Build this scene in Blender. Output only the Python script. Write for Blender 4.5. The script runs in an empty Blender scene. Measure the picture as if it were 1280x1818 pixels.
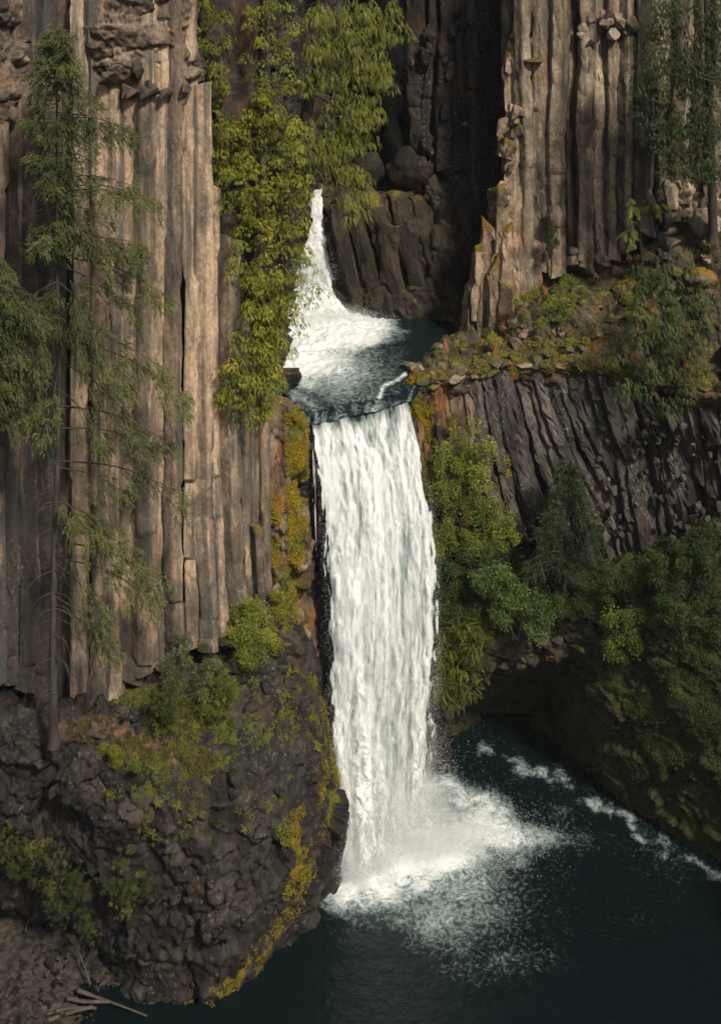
import bpy, bmesh, math, random
import numpy as np
from mathutils import Vector

random.seed(11)
RNG = np.random.default_rng(11)
SC = bpy.context.scene
COL = SC.collection

# ------------------------------------------------------------------ camera, sky, sun, exposure
# metres; z = 0 is the upper pool, z = -24 the lower pool. The camera stands level on the viewing
# platform across the gorge (25 m above the upper pool) with the frame shifted down.
FPX, CAMZ, HORIZON = 1950.0, 25.0, -92.0
cam_data = bpy.data.cameras.new('camera')
cam_data.sensor_fit = 'VERTICAL'
cam_data.sensor_height = 36.0
cam_data.lens = FPX / 1818.0 * 36.0
cam_data.shift_y = -(909.0 - HORIZON) / 1818.0
cam_data.clip_start = 0.5
cam_data.clip_end = 2000.0
cam = bpy.data.objects.new('camera', cam_data)
cam.location = (0, 0, CAMZ)
cam.rotation_euler = (math.radians(90), 0, 0)
COL.objects.link(cam)
SC.camera = cam

SUN_EL, SUN_AZ = math.radians(47), math.radians(33)      # azimuth measured from behind the camera towards the right
to_sun = Vector((math.sin(SUN_AZ) * math.cos(SUN_EL), -math.cos(SUN_AZ) * math.cos(SUN_EL), math.sin(SUN_EL)))
world = bpy.data.worlds.new('World')
SC.world = world
world.use_nodes = True
wn = world.node_tree
wn.nodes.clear()
w_out = wn.nodes.new('ShaderNodeOutputWorld')
w_bg = wn.nodes.new('ShaderNodeBackground')
w_sky = wn.nodes.new('ShaderNodeTexSky')
w_sky.sky_type = 'NISHITA'
w_sky.sun_disc = False
w_sky.sun_elevation = SUN_EL
w_sky.sun_rotation = math.pi - SUN_AZ
w_sky.air_density = 1.0
w_sky.dust_density = 3.0
w_bg.inputs['Strength'].default_value = 0.05
wn.links.new(w_sky.outputs[0], w_bg.inputs[0])
wn.links.new(w_bg.outputs[0], w_out.inputs[0])

sun_data = bpy.data.lights.new('sun', 'SUN')
sun_data.energy = 2.7
sun_data.angle = math.radians(6)
sun_data.color = (1.0, 0.92, 0.80)
sun = bpy.data.objects.new('sun', sun_data)
sun.rotation_euler = to_sun.to_track_quat('Z', 'Y').to_euler()
sun.location = (10, -20, 60)
COL.objects.link(sun)

SC.view_settings.view_transform = 'Standard'
SC.view_settings.look = 'None'
SC.view_settings.exposure = 0.88
SC.view_settings.gamma = 1.0
SC.view_settings.use_curve_mapping = False
SC.render.engine = 'CYCLES'
SC.cycles.use_denoising = True
SC.cycles.use_adaptive_sampling = True
SC.cycles.adaptive_threshold = 0.02
SC.cycles.max_bounces = 8
SC.cycles.diffuse_bounces = 3
SC.cycles.glossy_bounces = 2
SC.cycles.transparent_max_bounces = 16
SC.cycles.volume_bounces = 4
SC.cycles.transmission_bounces = 2

# ------------------------------------------------------------------ maths helpers
def P(px, py, Y):
    """the point that stands Y metres in front of the platform on the sight line of a photograph pixel"""
    px, py, Y = np.broadcast_arrays(np.asarray(px, float), np.asarray(py, float), np.asarray(Y, float))
    return np.stack([(px - 640.0) * Y / FPX, Y, CAMZ - (py - HORIZON) * Y / FPX], -1)

def PIX(p):
    p = np.asarray(p)
    return 640.0 + p[..., 0] * FPX / p[..., 1], HORIZON + (CAMZ - p[..., 2]) * FPX / p[..., 1]

def _hash(ix, iy, iz, seed):
    with np.errstate(over='ignore'):
        h = (ix.astype(np.int64) * 374761393 + iy.astype(np.int64) * 668265263 + iz.astype(np.int64) * 1440662683 + seed * 982451653)
        h = (h & 0xffffffff).astype(np.uint64)
        h = (h ^ (h >> np.uint64(13))) * np.uint64(1274126177) & np.uint64(0xffffffff)
        h = (h ^ (h >> np.uint64(16))) * np.uint64(2246822519) & np.uint64(0xffffffff)
        h = h ^ (h >> np.uint64(15))
    return h

_G = np.random.default_rng(3).normal(size=(256, 3))
_G /= np.linalg.norm(_G, axis=1)[:, None]
_T = np.random.default_rng(5).random((4096, 6))

def perlin(p, seed=0):
    i = np.floor(p).astype(np.int64)
    f = p - i
    u = f * f * f * (f * (f * 6 - 15) + 10)
    out = 0.0
    for dx in (0, 1):
        wx = u[..., 0] if dx else 1 - u[..., 0]
        for dy in (0, 1):
            wy = u[..., 1] if dy else 1 - u[..., 1]
            for dz in (0, 1):
                wz = u[..., 2] if dz else 1 - u[..., 2]
                g = _G[(_hash(i[..., 0] + dx, i[..., 1] + dy, i[..., 2] + dz, seed) & np.uint64(255)).astype(int)]
                d = g[..., 0] * (f[..., 0] - dx) + g[..., 1] * (f[..., 1] - dy) + g[..., 2] * (f[..., 2] - dz)
                out = out + wx * wy * wz * d
    return out * 1.5

def fbm(p, octaves=4, seed=0, gain=0.5, lac=2.03):
    a, s, out = 1.0, 0.0, 0.0
    p = np.asarray(p, float)
    for k in range(octaves):
        out = out + a * perlin(p, seed + k * 17)
        s += a
        a *= gain
        p = p * lac
    return out / s

def facets(p, seed=0, tilt=0.8):
    """broken-rock relief: every Voronoi cell is one tilted face; returns (height, distance to the joint, random)"""
    p = np.asarray(p, float)
    i = np.floor(p).astype(np.int64)
    f1 = np.full(p.shape[:-1], 9.0); f2 = f1.copy()
    hh = np.zeros(p.shape[:-1]); rr = hh.copy()
    for dx in (-1, 0, 1):
        for dy in (-1, 0, 1):
            for dz in (-1, 0, 1):
                c = i + np.array([dx, dy, dz])
                t = _T[(_hash(c[..., 0], c[..., 1], c[..., 2], seed) & np.uint64(4095)).astype(int)]
                v = p - (c + t[..., :3])
                d = ((v * v) ** 2).sum(-1) ** .25
                h = (t[..., 3] - .5) + tilt * (v * (t[..., [4, 5, 3]] * 2 - 1)).sum(-1)
                m = d < f1
                f2 = np.where(m, f1, np.minimum(f2, d))
                hh = np.where(m, h, hh); rr = np.where(m, t[..., 4], rr)
                f1 = np.where(m, d, f1)
    return hh, f2 - f1, rr

def sstep(a, b, x):
    t = np.clip((x - a) / (b - a), 0, 1)
    return t * t * (3 - 2 * t)

def catmull(pts, n):
    """resample control points (k,...) to n points along axis 0"""
    pts = np.asarray(pts, float)
    k = len(pts)
    t = np.linspace(0, k - 1, n)
    i = np.minimum(t.astype(int), k - 2)
    f = (t - i).reshape((-1,) + (1,) * (pts.ndim - 1))
    g = lambda j: pts[np.clip(j, 0, k - 1)]
    p0, p1, p2, p3 = g(i - 1), g(i), g(i + 1), g(i + 2)
    return 0.5 * (2 * p1 + (p2 - p0) * f + (2 * p0 - 5 * p1 + 4 * p2 - p3) * f ** 2 + (3 * p1 - p0 - 3 * p2 + p3) * f ** 3)

def inpoly(x, y, poly):
    x = np.asarray(x, float); y = np.asarray(y, float)
    r = np.zeros(x.shape, bool)
    n = len(poly)
    for a in range(n):
        x1, y1 = poly[a]; x2, y2 = poly[(a + 1) % n]
        if y1 == y2:
            continue
        c = ((y1 > y) != (y2 > y)) & (x < (x2 - x1) * (y - y1) / (y2 - y1) + x1)
        r ^= c
    return r

def near_line(x, y, pts, w):
    """1 on the polyline pts, 0 beyond w pixels from it"""
    best = np.full(np.shape(x), 1e9)
    for (x1, y1), (x2, y2) in zip(pts[:-1], pts[1:]):
        dx, dy = x2 - x1, y2 - y1
        t = np.clip(((x - x1) * dx + (y - y1) * dy) / (dx * dx + dy * dy), 0, 1)
        best = np.minimum(best, np.hypot(x - x1 - t * dx, y - y1 - t * dy))
    return np.clip(1 - best / w, 0, 1)

# ------------------------------------------------------------------ object helpers
def tag(o, label=None, cat=None, group=None, kind=None):
    if label: o['label'] = label
    if cat: o['category'] = cat
    if group: o['group'] = group
    if kind: o['kind'] = kind
    return o

def empty(name, loc=(0, 0, 0), **kw):
    o = bpy.data.objects.new(name, None)
    o.empty_display_size = 0.3
    COL.objects.link(o)
    tag(o, **kw)
    return o

def mesh_np(name, V, faces, mat, parent=None, attrs=None, smooth=True, **kw):
    """V (n,3), faces (m,k) of equal k; attrs: name -> per-vertex float array"""
    me = bpy.data.meshes.new(name)
    V = np.ascontiguousarray(V, dtype=np.float32)
    F = np.ascontiguousarray(faces, dtype=np.int32)
    m, k = F.shape
    me.vertices.add(len(V)); me.vertices.foreach_set('co', V.ravel())
    me.loops.add(m * k); me.loops.foreach_set('vertex_index', F.ravel())
    me.polygons.add(m)
    me.polygons.foreach_set('loop_start', np.arange(0, m * k, k, dtype=np.int32))
    me.polygons.foreach_set('loop_total', np.full(m, k, dtype=np.int32))
    me.update(calc_edges=True)
    if smooth:
        me.polygons.foreach_set('use_smooth', np.ones(m, dtype=bool))
    for a, val in (attrs or {}).items():
        at = me.attributes.new(a, 'FLOAT', 'POINT')
        at.data.foreach_set('value', np.ascontiguousarray(val, dtype=np.float32).ravel())
    if mat: me.materials.append(mat)
    o = bpy.data.objects.new(name, me)
    COL.objects.link(o)
    if parent: o.parent = parent
    tag(o, **kw)
    return o

def grid_faces(nv, nu, closed=False):
    a = np.arange(nv * nu).reshape(nv, nu)
    if closed:
        b = np.concatenate([a, a[:, :1]], 1)
    else:
        b = a
    return np.stack([b[:-1, :-1], b[1:, :-1], b[1:, 1:], b[:-1, 1:]], -1).reshape(-1, 4)

def grid_normals(G):
    du = np.gradient(G, axis=1); dv = np.gradient(G, axis=0)
    n = np.cross(du, dv)
    n /= np.maximum(np.linalg.norm(n, axis=-1), 1e-9)[..., None]
    return n

def surface(rows, nu, nv):
    R = np.array([[P(*c) for c in r] for r in rows])
    R = catmull(R, nv)
    return catmull(R.transpose(1, 0, 2), nu).transpose(1, 0, 2)

CAMP = np.array([0, 0, CAMZ])
def displaced(G, fn):
    N = grid_normals(G)
    if ((CAMP - G) * N).sum() < 0:
        N = -N
    d = fn(G, N)
    return G + N * d[..., None]

SHEETS = {}
TONE = {}
def sheet(name, G, mat, parent=None, attr_fn=None, **kw):
    nv, nu = G.shape[:2]
    N = grid_normals(G)
    F = grid_faces(nv, nu)
    if ((CAMP - G) * N).sum() < 0:
        N = -N
    else:
        F = F
    px, py = PIX(G)
    attrs = {k: v.ravel() for k, v in attr_fn(G, N, px, py).items()} if attr_fn else {}
    if TONE.get('last') is not None and TONE['last'].shape == px.shape:
        attrs['tone'] = TONE['last'].ravel()
    o = mesh_np(name, G.reshape(-1, 3), F, mat, parent, attrs, **kw)
    SHEETS[name] = SHEETS.get(name, []) + [(G.reshape(-1, 3), N.reshape(-1, 3), px.ravel(), py.ravel())]
    return o

def tube(pts, radii, sides=8, seed=0, bark=0.0):
    """tapered tube along pts; returns V, F (quads)"""
    pts = np.asarray(pts, float); n = len(pts)
    T = np.gradient(pts, axis=0); T /= np.linalg.norm(T, axis=1)[:, None]
    ref = np.array([0.0, 1.0, 0.0]) if abs(T[0][1]) < .9 else np.array([1.0, 0, 0])
    A = np.cross(T, ref); A /= np.linalg.norm(A, axis=1)[:, None]
    B = np.cross(T, A)
    th = np.linspace(0, 2 * np.pi, sides, endpoint=False)
    r = np.asarray(radii, float)[:, None] * np.ones(sides)
    if bark:
        q = np.stack(np.broadcast_arrays(np.cos(th) * 3, np.sin(th) * 3, np.arange(n)[:, None] * .35), -1)
        r = r * (1 + bark * fbm(q + seed, 3, seed))
    V = pts[:, None] + A[:, None] * (np.cos(th) * r)[..., None] + B[:, None] * (np.sin(th) * r)[..., None]
    F = grid_faces(n, sides, closed=True)
    return V.reshape(-1, 3), F

def merge(parts):
    V, F, o = [], [], 0
    for v, f in parts:
        V.append(v); F.append(f + o); o += len(v)
    return np.concatenate(V), np.concatenate(F)

# ------------------------------------------------------------------ materials
class NT:
    def __init__(s, name):
        s.m = bpy.data.materials.new(name); s.m.use_nodes = True
        s.t = s.m.node_tree; s.t.nodes.clear()
        s.out = s.t.nodes.new('ShaderNodeOutputMaterial')
    def n(s, typ, **kw):
        nd = s.t.nodes.new(typ)
        for k, v in kw.items():
            setattr(nd, k, v)
        return nd
    def link(s, a, b): s.t.links.new(a, b)
    def put(s, sock, v):
        if hasattr(v, 'is_output') or isinstance(v, bpy.types.NodeSocket): s.link(v, sock)
        else: sock.default_value = v
    def math(s, op, a, b=None, c=None, clamp=False):
        nd = s.n('ShaderNodeMath', operation=op, use_clamp=clamp)
        for i, v in enumerate((a, b, c)):
            if v is not None: s.put(nd.inputs[i], v)
        return nd.outputs[0]
    def pos(s):
        return s.n('ShaderNodeNewGeometry').outputs['Position']
    def scaled(s, vec, sc):
        nd = s.n('ShaderNodeVectorMath', operation='MULTIPLY')
        s.link(vec, nd.inputs[0]); nd.inputs[1].default_value = sc
        return nd.outputs[0]
    def noise(s, vec, scale=1.0, detail=4.0, rough=0.55, dist=0.0):
        nd = s.n('ShaderNodeTexNoise')
        s.link(vec, nd.inputs['Vector'])
        nd.inputs['Scale'].default_value = scale; nd.inputs['Detail'].default_value = detail
        nd.inputs['Roughness'].default_value = rough; nd.inputs['Distortion'].default_value = dist
        return nd.outputs['Fac']
    def ramp(s, fac, stops, interp='LINEAR'):
        nd = s.n('ShaderNodeValToRGB')
        cr = nd.color_ramp; cr.interpolation = interp
        while len(cr.elements) < len(stops): cr.elements.new(0.5)
        for e, (p, c) in zip(cr.elements, stops):
            e.position = p
            e.color = (c, c, c, 1) if isinstance(c, (int, float)) else (*c, 1)
        s.put(nd.inputs[0], fac)
        return nd.outputs[0]
    def smooth(s, x, a, b, lo=0.0, hi=1.0):
        nd = s.n('ShaderNodeMapRange', interpolation_type='SMOOTHSTEP')
        s.put(nd.inputs[0], x)
        for i, v in enumerate((a, b, lo, hi)): s.put(nd.inputs[i + 1], v)
        return nd.outputs[0]
    def mix(s, fac, a, b, blend='MIX'):
        nd = s.n('ShaderNodeMix', data_type='RGBA', blend_type=blend)
        s.put(nd.inputs[0], fac)
        for sock, v in ((nd.inputs[6], a), (nd.inputs[7], b)):
            if isinstance(v, tuple): sock.default_value = (*v, 1)
            else: s.put(sock, v)
        return nd.outputs[2]
    def attr(s, name):
        nd = s.n('ShaderNodeAttribute'); nd.attribute_name = name
        return nd.outputs['Fac']
    def objrand(s): return s.n('ShaderNodeObjectInfo').outputs['Random']
    def bump(s, h, strength, dist, normal=None):
        nd = s.n('ShaderNodeBump')
        nd.inputs['Strength'].default_value = strength; nd.inputs['Distance'].default_value = dist
        s.put(nd.inputs['Height'], h)
        if normal: s.link(normal, nd.inputs['Normal'])
        return nd.outputs[0]
    def principled(s, color, rough, normal=None, spec=0.3):
        b = s.n('ShaderNodeBsdfPrincipled')
        if isinstance(color, tuple): b.inputs['Base Color'].default_value = (*color, 1)
        else: s.link(color, b.inputs['Base Color'])
        s.put(b.inputs['Roughness'], rough)
        b.inputs['Specular IOR Level'].default_value = spec
        if normal: s.link(normal, b.inputs['Normal'])
        return b
    def done(s, shader):
        s.link(shader, s.out.inputs['Surface']); return s.m

def rock_mat(name, dark, mid, light, grain=(1, 1, 1), streak=0.0, streak_col=(0.05, 0.045, 0.04), lichen=0.0, lichen_col=(0.42, 0.40, 0.34),
             stain=0.0, stain_col=(0.22, 0.085, 0.02), moss_cols=((0.035, 0.045, 0.008), (0.13, 0.13, 0.012), (0.27, 0.15, 0.012)), rough=0.85,
             bump=0.6, per_object=0.25, spec=0.25, lichen_scale=5.0):
    t = NT(name)
    p = t.pos()
    n1 = t.noise(t.scaled(p, grain), 0.8, 6, 0.62)
    n1 = t.math('ADD', n1, t.math('MULTIPLY', t.attr('tone'), 0.32))
    if per_object:
        n1 = t.math('ADD', n1, t.math('MULTIPLY', t.math('SUBTRACT', t.objrand(), 0.5), per_object))
    c = t.ramp(n1, [(0.22, dark), (0.5, mid), (0.78, light)])
    fine = t.noise(t.scaled(p, (1, 1, 0.7)), 6, 4, 0.72)
    c = t.mix(0.7, c, t.ramp(fine, [(0.3, 0.22), (0.66, 1.08)]), 'MULTIPLY')
    if streak:
        sn = t.noise(t.scaled(p, (1.9, 1.9, 0.07)), 1.0, 4, 0.6)
        c = t.mix(t.math('MULTIPLY', t.smooth(sn, 0.44, 0.60), streak), c, streak_col)
    if stain:
        st = t.noise(t.scaled(p, (1.0, 1.0, 0.45)), 0.75, 5, 0.65)
        c = t.mix(t.math('MULTIPLY', t.smooth(st, 0.52, 0.68), stain), c, stain_col)
    if lichen:
        ln = t.noise(p, lichen_scale, 4, 0.75)
        lb = t.noise(t.scaled(p, (1, 1, .5)), 0.55, 2, 0.5)
        lm = t.math('MULTIPLY', t.smooth(ln, 0.56, 0.63), t.smooth(lb, 0.42, 0.6))
        c = t.mix(t.math('MULTIPLY', lm, lichen), c, lichen_col)
    mn = t.noise(p, 2.3, 5, 0.7)
    ms = t.math('ADD', t.attr('moss'), t.math('MULTIPLY', t.math('SUBTRACT', mn, 0.5), 1.1))
    mm = t.smooth(ms, 0.42, 0.62)
    mh = t.math('ADD', t.noise(p, 1.3, 3, 0.65), t.math('MULTIPLY', t.attr('hue'), 0.5))
    mc = t.ramp(mh, [(0.32, moss_cols[0]), (0.55, moss_cols[1]), (0.85, moss_cols[2])])
    mc = t.mix(0.8, mc, t.ramp(t.noise(p, 11, 3, 0.7), [(0.3, 0.2), (0.7, 1.0)]), 'MULTIPLY')
    sl = t.smooth(t.math('ADD', t.attr('soil'), t.math('MULTIPLY', t.math('SUBTRACT', mn, 0.5), 1.3)), 0.40, 0.60)
    c = t.mix(sl, c, t.ramp(t.noise(p, 5, 4, 0.7), [(0.3, (0.045, 0.027, 0.018)), (0.7, (0.14, 0.085, 0.055))]))
    c = t.mix(mm, c, mc)
    h = t.math('ADD', t.noise(t.scaled(p, tuple(0.4 + 0.6 * g for g in grain)), 3.2, 6, 0.7), t.math('MULTIPLY', mm, 0.25))
    nb = t.bump(h, bump, 0.16)
    ro = t.math('ADD', rough, t.math('MULTIPLY', t.math('SUBTRACT', fine, 0.5), 0.25), clamp=True)
    return t.done(t.principled(c, ro, nb, spec).outputs[0])

M = {}
M['column'] = rock_mat('tan column basalt', (0.06, 0.048, 0.038), (0.245, 0.176, 0.118), (0.52, 0.375, 0.245), grain=(1.1, 1.1, 0.38), streak=0.8, streak_col=(0.052, 0.055, 0.05), lichen=0.25, bump=0.6, per_object=0.25)
M['block'] = rock_mat('jointed grey brown rock', (0.03, 0.024, 0.018), (0.105, 0.078, 0.055), (0.27, 0.20, 0.14), grain=(1, 1, .8), streak=0.4, lichen=0.15, stain=0.6, stain_col=(0.12, 0.055, 0.022), bump=0.6, per_object=0.4)
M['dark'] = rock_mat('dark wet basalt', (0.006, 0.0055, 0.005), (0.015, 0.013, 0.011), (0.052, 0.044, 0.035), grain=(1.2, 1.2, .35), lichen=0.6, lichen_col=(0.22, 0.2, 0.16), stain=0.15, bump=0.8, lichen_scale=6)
M['mound'] = rock_mat('grey brown rubble basalt', (0.010, 0.009, 0.008), (0.027, 0.023, 0.0195), (0.072, 0.061, 0.05), lichen=0.3, lichen_col=(0.26, 0.24, 0.2), stain=0.5, stain_col=(0.06, 0.034, 0.02), bump=0.9, per_object=0.2)
M['right'] = rock_mat('lichen spotted column basalt', (0.05, 0.04, 0.03), (0.225, 0.175, 0.12), (0.48, 0.38, 0.265), grain=(1.1, 1.1, 0.4), streak=0.6, streak_col=(0.045, 0.04, 0.035), lichen=0.7, lichen_col=(0.06, 0.05, 0.04), stain=0.35, stain_col=(0.20, 0.10, 0.035), bump=0.6, per_object=0.3, lichen_scale=7)
M['lit'] = rock_mat('pale tan broken rock', (0.06, 0.045, 0.03), (0.21, 0.15, 0.10), (0.44, 0.32, 0.21), lichen=0.2, stain=0.45, stain_col=(0.22, 0.09, 0.02), bump=0.7, per_object=0.4)
M['fan'] = rock_mat('dark lichened fan columns', (0.02, 0.018, 0.016), (0.058, 0.05, 0.042), (0.14, 0.12, 0.10), grain=(1.5, 1.5, 0.25), lichen=0.75, lichen_col=(0.27, 0.25, 0.21), stain=0.35, stain_col=(0.10, 0.05, 0.02), bump=0.8, per_object=0.3, lichen_scale=7)
M['bulge'] = rock_mat('brown wet rock', (0.008, 0.007, 0.005), (0.021, 0.0165, 0.011), (0.055, 0.041, 0.027), grain=(1.2, 1.2, .4), stain=0.4, stain_col=(0.10, 0.055, 0.02), lichen=0.1, bump=0.7, per_object=0.3)
M['shelf'] = rock_mat('orange mossed scree', (0.04, 0.032, 0.022), (0.10, 0.08, 0.055), (0.2, 0.16, 0.11), stain=0.9, stain_col=(0.2, 0.08, 0.018), lichen=0.15, bump=0.9, per_object=0.5)
M['pillar'] = rock_mat('orange stained rock beside water', (0.04, 0.03, 0.022), (0.12, 0.075, 0.045), (0.25, 0.19, 0.14), grain=(1.2, 1.2, .4), stain=0.8, stain_col=(0.26, 0.095, 0.02), lichen=0.15, bump=0.8)
M['slot_shade'] = rock_mat('slot shade rock', (0.004, 0.004, 0.004), (0.008, 0.008, 0.007), (0.018, 0.017, 0.014), grain=(1.2, 1.2, .3), rough=0.8, bump=0.7, spec=0.08)  # near black colour stands in for the shade inside the slot
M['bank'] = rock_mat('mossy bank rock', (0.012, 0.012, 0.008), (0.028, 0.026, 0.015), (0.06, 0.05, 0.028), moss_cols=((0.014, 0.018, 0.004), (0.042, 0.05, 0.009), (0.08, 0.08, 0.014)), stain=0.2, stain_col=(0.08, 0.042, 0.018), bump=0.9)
M['gravel'] = rock_mat('river gravel', (0.009, 0.008, 0.0065), (0.025, 0.021, 0.017), (0.062, 0.052, 0.04), bump=0.9, per_object=0.9)
# ------------------------------------------------------------------ rock builders
def rough(cell, amp, fine=0.10, small=.32, seed=0, big=0.0, crack=0.12, cell2=None, amp2=0.0):
    """broken rock: faces of three sizes, joints that open and close; cell = size in metres of the middle blocks"""
    cell = np.array(cell, float)
    ca, sa = math.cos(seed * 1.3), math.sin(seed * 1.3)
    ROT = np.array([[ca, -sa, 0.12], [sa, ca, -0.1], [0.05, 0.15, 1]])
    def fn(G, N):
        w = G + 0.35 * cell * np.stack([fbm(G / cell * .6, 3, seed + 40 + k) for k in range(3)], -1)
        q = w @ ROT.T
        h0, e0, r0 = facets(q / (cell * 2.6), seed + 1, 1.1)
        h, e, r = facets(q / cell, seed, 1.0)
        h2, e2, r2 = facets(q / (cell * .42), seed + 5, 1.0)
        op = sstep(-.1, .4, fbm(G / cell * .35, 2, seed + 3))
        d = amp * (1.5 * h0 + .75 * h * (.4 + op) + small * h2 * (.3 + 1.2 * r))
        d = d - crack * (1 - sstep(0, 0.07, e0)) - crack * op * .8 * (1 - sstep(0, 0.10, e)) - crack * 1.1 * small * op * (1 - sstep(0, .12, e2))
        TONE['last'] = 1.3 * (r - .5) * (.4 + op) + .6 * (r2 - .5) - .5 * (1 - sstep(0, .12, e))
        d = d + fine * fbm(G * 2.2, 5, seed + 9, gain=.62)
        if big:
            d = d + big * fbm(G * 0.25, 3, seed + 13)
        return d
    return fn

def moss_up(amount=0.5, hue=0.0, extra=None, lo=0.35, hi=0.85):
    def fn(G, N, px, py):
        m = amount * sstep(lo, hi, N[..., 2])
        h = np.full(px.shape, hue)
        if extra is not None:
            m2, h2 = extra(px, py, G, N)
            h = np.where(m2 > m, h2, h)
            m = np.maximum(m, m2)
        return {'moss': m, 'hue': h}
    return fn

def column(path, r, mat, parent, seed, sides=6, name='basalt_column', joints=True, moss=0.0, wobble=0.05, step=0.32, hue=0.0, cap_tilt=0.35, jstep=0.05, squash=1.0, tone0=0.0, low=None, chip=0.05):
    rg = np.random.default_rng(seed)
    pts = np.array([P(*c) for c in path])
    L = np.linalg.norm(np.diff(pts, axis=0), axis=1).sum()
    n = max(6, int(L / step))
    C = catmull(pts, n)
    k = 5
    th = np.linspace(0, 2 * np.pi, sides, endpoint=False) + rg.uniform(-.28, .28, sides) + rg.uniform(0, 1)
    cor = np.stack([np.cos(th), np.sin(th) * squash], -1) * rg.uniform(.88, 1.14, (sides, 1))
    ring = []
    for a in range(sides):
        p, q = cor[a], cor[(a + 1) % sides]
        for j in range(k):
            f = (0.06, 0.28, 0.5, 0.72, 0.94)[j]
            ring.append(p + (q - p) * f)
    ring = np.array(ring)
    m = len(ring)
    tone_side = np.repeat(rg.uniform(-.55, .55, sides), k)
    rr = np.interp(np.linspace(0, 1, n), np.linspace(0, 1, np.size(r)), np.atleast_1d(r).astype(float)) if np.size(r) > 1 else np.full(n, float(r))
    z = C[:, 2]
    sc = np.ones(n); off = np.zeros((n, 2)); rot = np.zeros(n)
    if joints:
        i = rg.integers(4, 14)
        while i < n - 3:
            sc[i] *= 0.90
            off[i:] += rg.normal(0, jstep, 2); off[i:] *= 0.7
            sc[i:] *= rg.uniform(.97, 1.03)
            i += rg.integers(5, 16)
    R = ring[None] * (rr * sc)[:, None, None]
    V = np.empty((n, m, 3))
    V[..., :2] = C[:, None, :2] + R + off[:, None]
    V[..., 2] = z[:, None]
    q = V * np.array([1.6, 1.6, 0.35]) + seed * 7.3
    rad = R / np.maximum(np.linalg.norm(R, axis=-1), 1e-6)[..., None]
    d = wobble * 1.6 * fbm(q, 4, seed % 50) + wobble * .6 * fbm(V * np.array([3, 3, 2.5]), 3, 7)
    hc, ec, rc = facets(V / np.array([.5, .5, .95]) + seed * 3.1, seed % 97, 1.0)
    d = d + chip * hc - chip * .8 * (1 - sstep(0, .08, ec)) * (rc > .45)
    V[..., :2] += rad * d[..., None]
    tilt = rg.normal(0, cap_tilt, 2)
    fall = np.exp(-np.arange(n) / 1.2)
    V[..., 2] += (R[..., 0] * tilt[0] + R[..., 1] * tilt[1]) * fall[:, None]
    fallb = fall[::-1]
    V[..., 2] += (R[..., 0] * tilt[1] - R[..., 1] * tilt[0]) * fallb[:, None]
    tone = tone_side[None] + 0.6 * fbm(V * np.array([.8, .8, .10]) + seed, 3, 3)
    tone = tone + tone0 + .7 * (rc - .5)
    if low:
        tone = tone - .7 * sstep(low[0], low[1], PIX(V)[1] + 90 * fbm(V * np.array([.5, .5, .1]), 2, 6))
    top = V[0].mean(0) + [0, 0, .04]; bot = V[-1].mean(0)
    VV = np.concatenate([V.reshape(-1, 3), [top], [bot]])
    F = grid_faces(n, m, closed=True)
    a = np.arange(m); b = (a + 1) % m
    cap = np.stack([np.full(m, n * m), a, b, b], -1)
    # caps as degenerate-free triangles are appended through a second triangle mesh pass
    tri = np.concatenate([np.stack([F[:, 0], F[:, 1], F[:, 2]], -1), np.stack([F[:, 0], F[:, 2], F[:, 3]], -1),
                          np.stack([np.full(m, n * m), a, b], -1), np.stack([np.full(m, n * m + 1), (n - 1) * m + b, (n - 1) * m + a], -1)])
    t_at = np.concatenate([tone.ravel(), [0, 0]])
    ms = np.zeros(n * m + 2); ms[:m * 2] = moss; ms[n * m] = moss * 1.4
    mpatch = moss * .8 * sstep(.1, .4, fbm(V * .7 + 5, 3, seed % 31)).ravel()
    ms[:n * m] = np.maximum(ms[:n * m], mpatch)
    o = mesh_np(name, VV, tri, mat, parent, {'tone': t_at, 'moss': ms, 'hue': np.full(len(VV), hue)})
    try:
        o.data.set_sharp_from_angle(angle=math.radians(32))
    except Exception:
        pass
    return o

def hull_mesh(seed, n=18, box=0.55, name='rock', moss=0.0):
    rg = np.random.default_rng(seed)
    v = rg.normal(size=(n, 3)); v /= np.linalg.norm(v, axis=1)[:, None]
    sup = v / np.maximum(np.abs(v).max(1), 1e-6)[:, None]
    v = v * (1 - box) + sup * box * rg.uniform(.75, 1.0, (n, 1))
    bm = bmesh.new()
    for p in v: bm.verts.new(p)
    r = bmesh.ops.convex_hull(bm, input=bm.verts)
    bmesh.ops.delete(bm, geom=[g for g in r['geom_interior'] if isinstance(g, bmesh.types.BMVert)], context='VERTS')
    bmesh.ops.dissolve_limit(bm, angle_limit=math.radians(14), verts=bm.verts, edges=bm.edges)
    bmesh.ops.bevel(bm, geom=list(bm.edges), offset=0.07, segments=1, affect='EDGES', clamp_overlap=True)
    bmesh.ops.triangulate(bm, faces=bm.faces)
    me = bpy.data.meshes.new(name)
    bm.to_mesh(me); bm.free()
    me.materials.append(M['block'])
    at = me.attributes.new('moss', 'FLOAT', 'POINT')
    at.data.foreach_set('value', np.array([moss * max(0.0, min(1.0, (v.normal.z - .1) * 1.6)) for v in me.vertices], dtype=np.float32))
    return me

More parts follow.
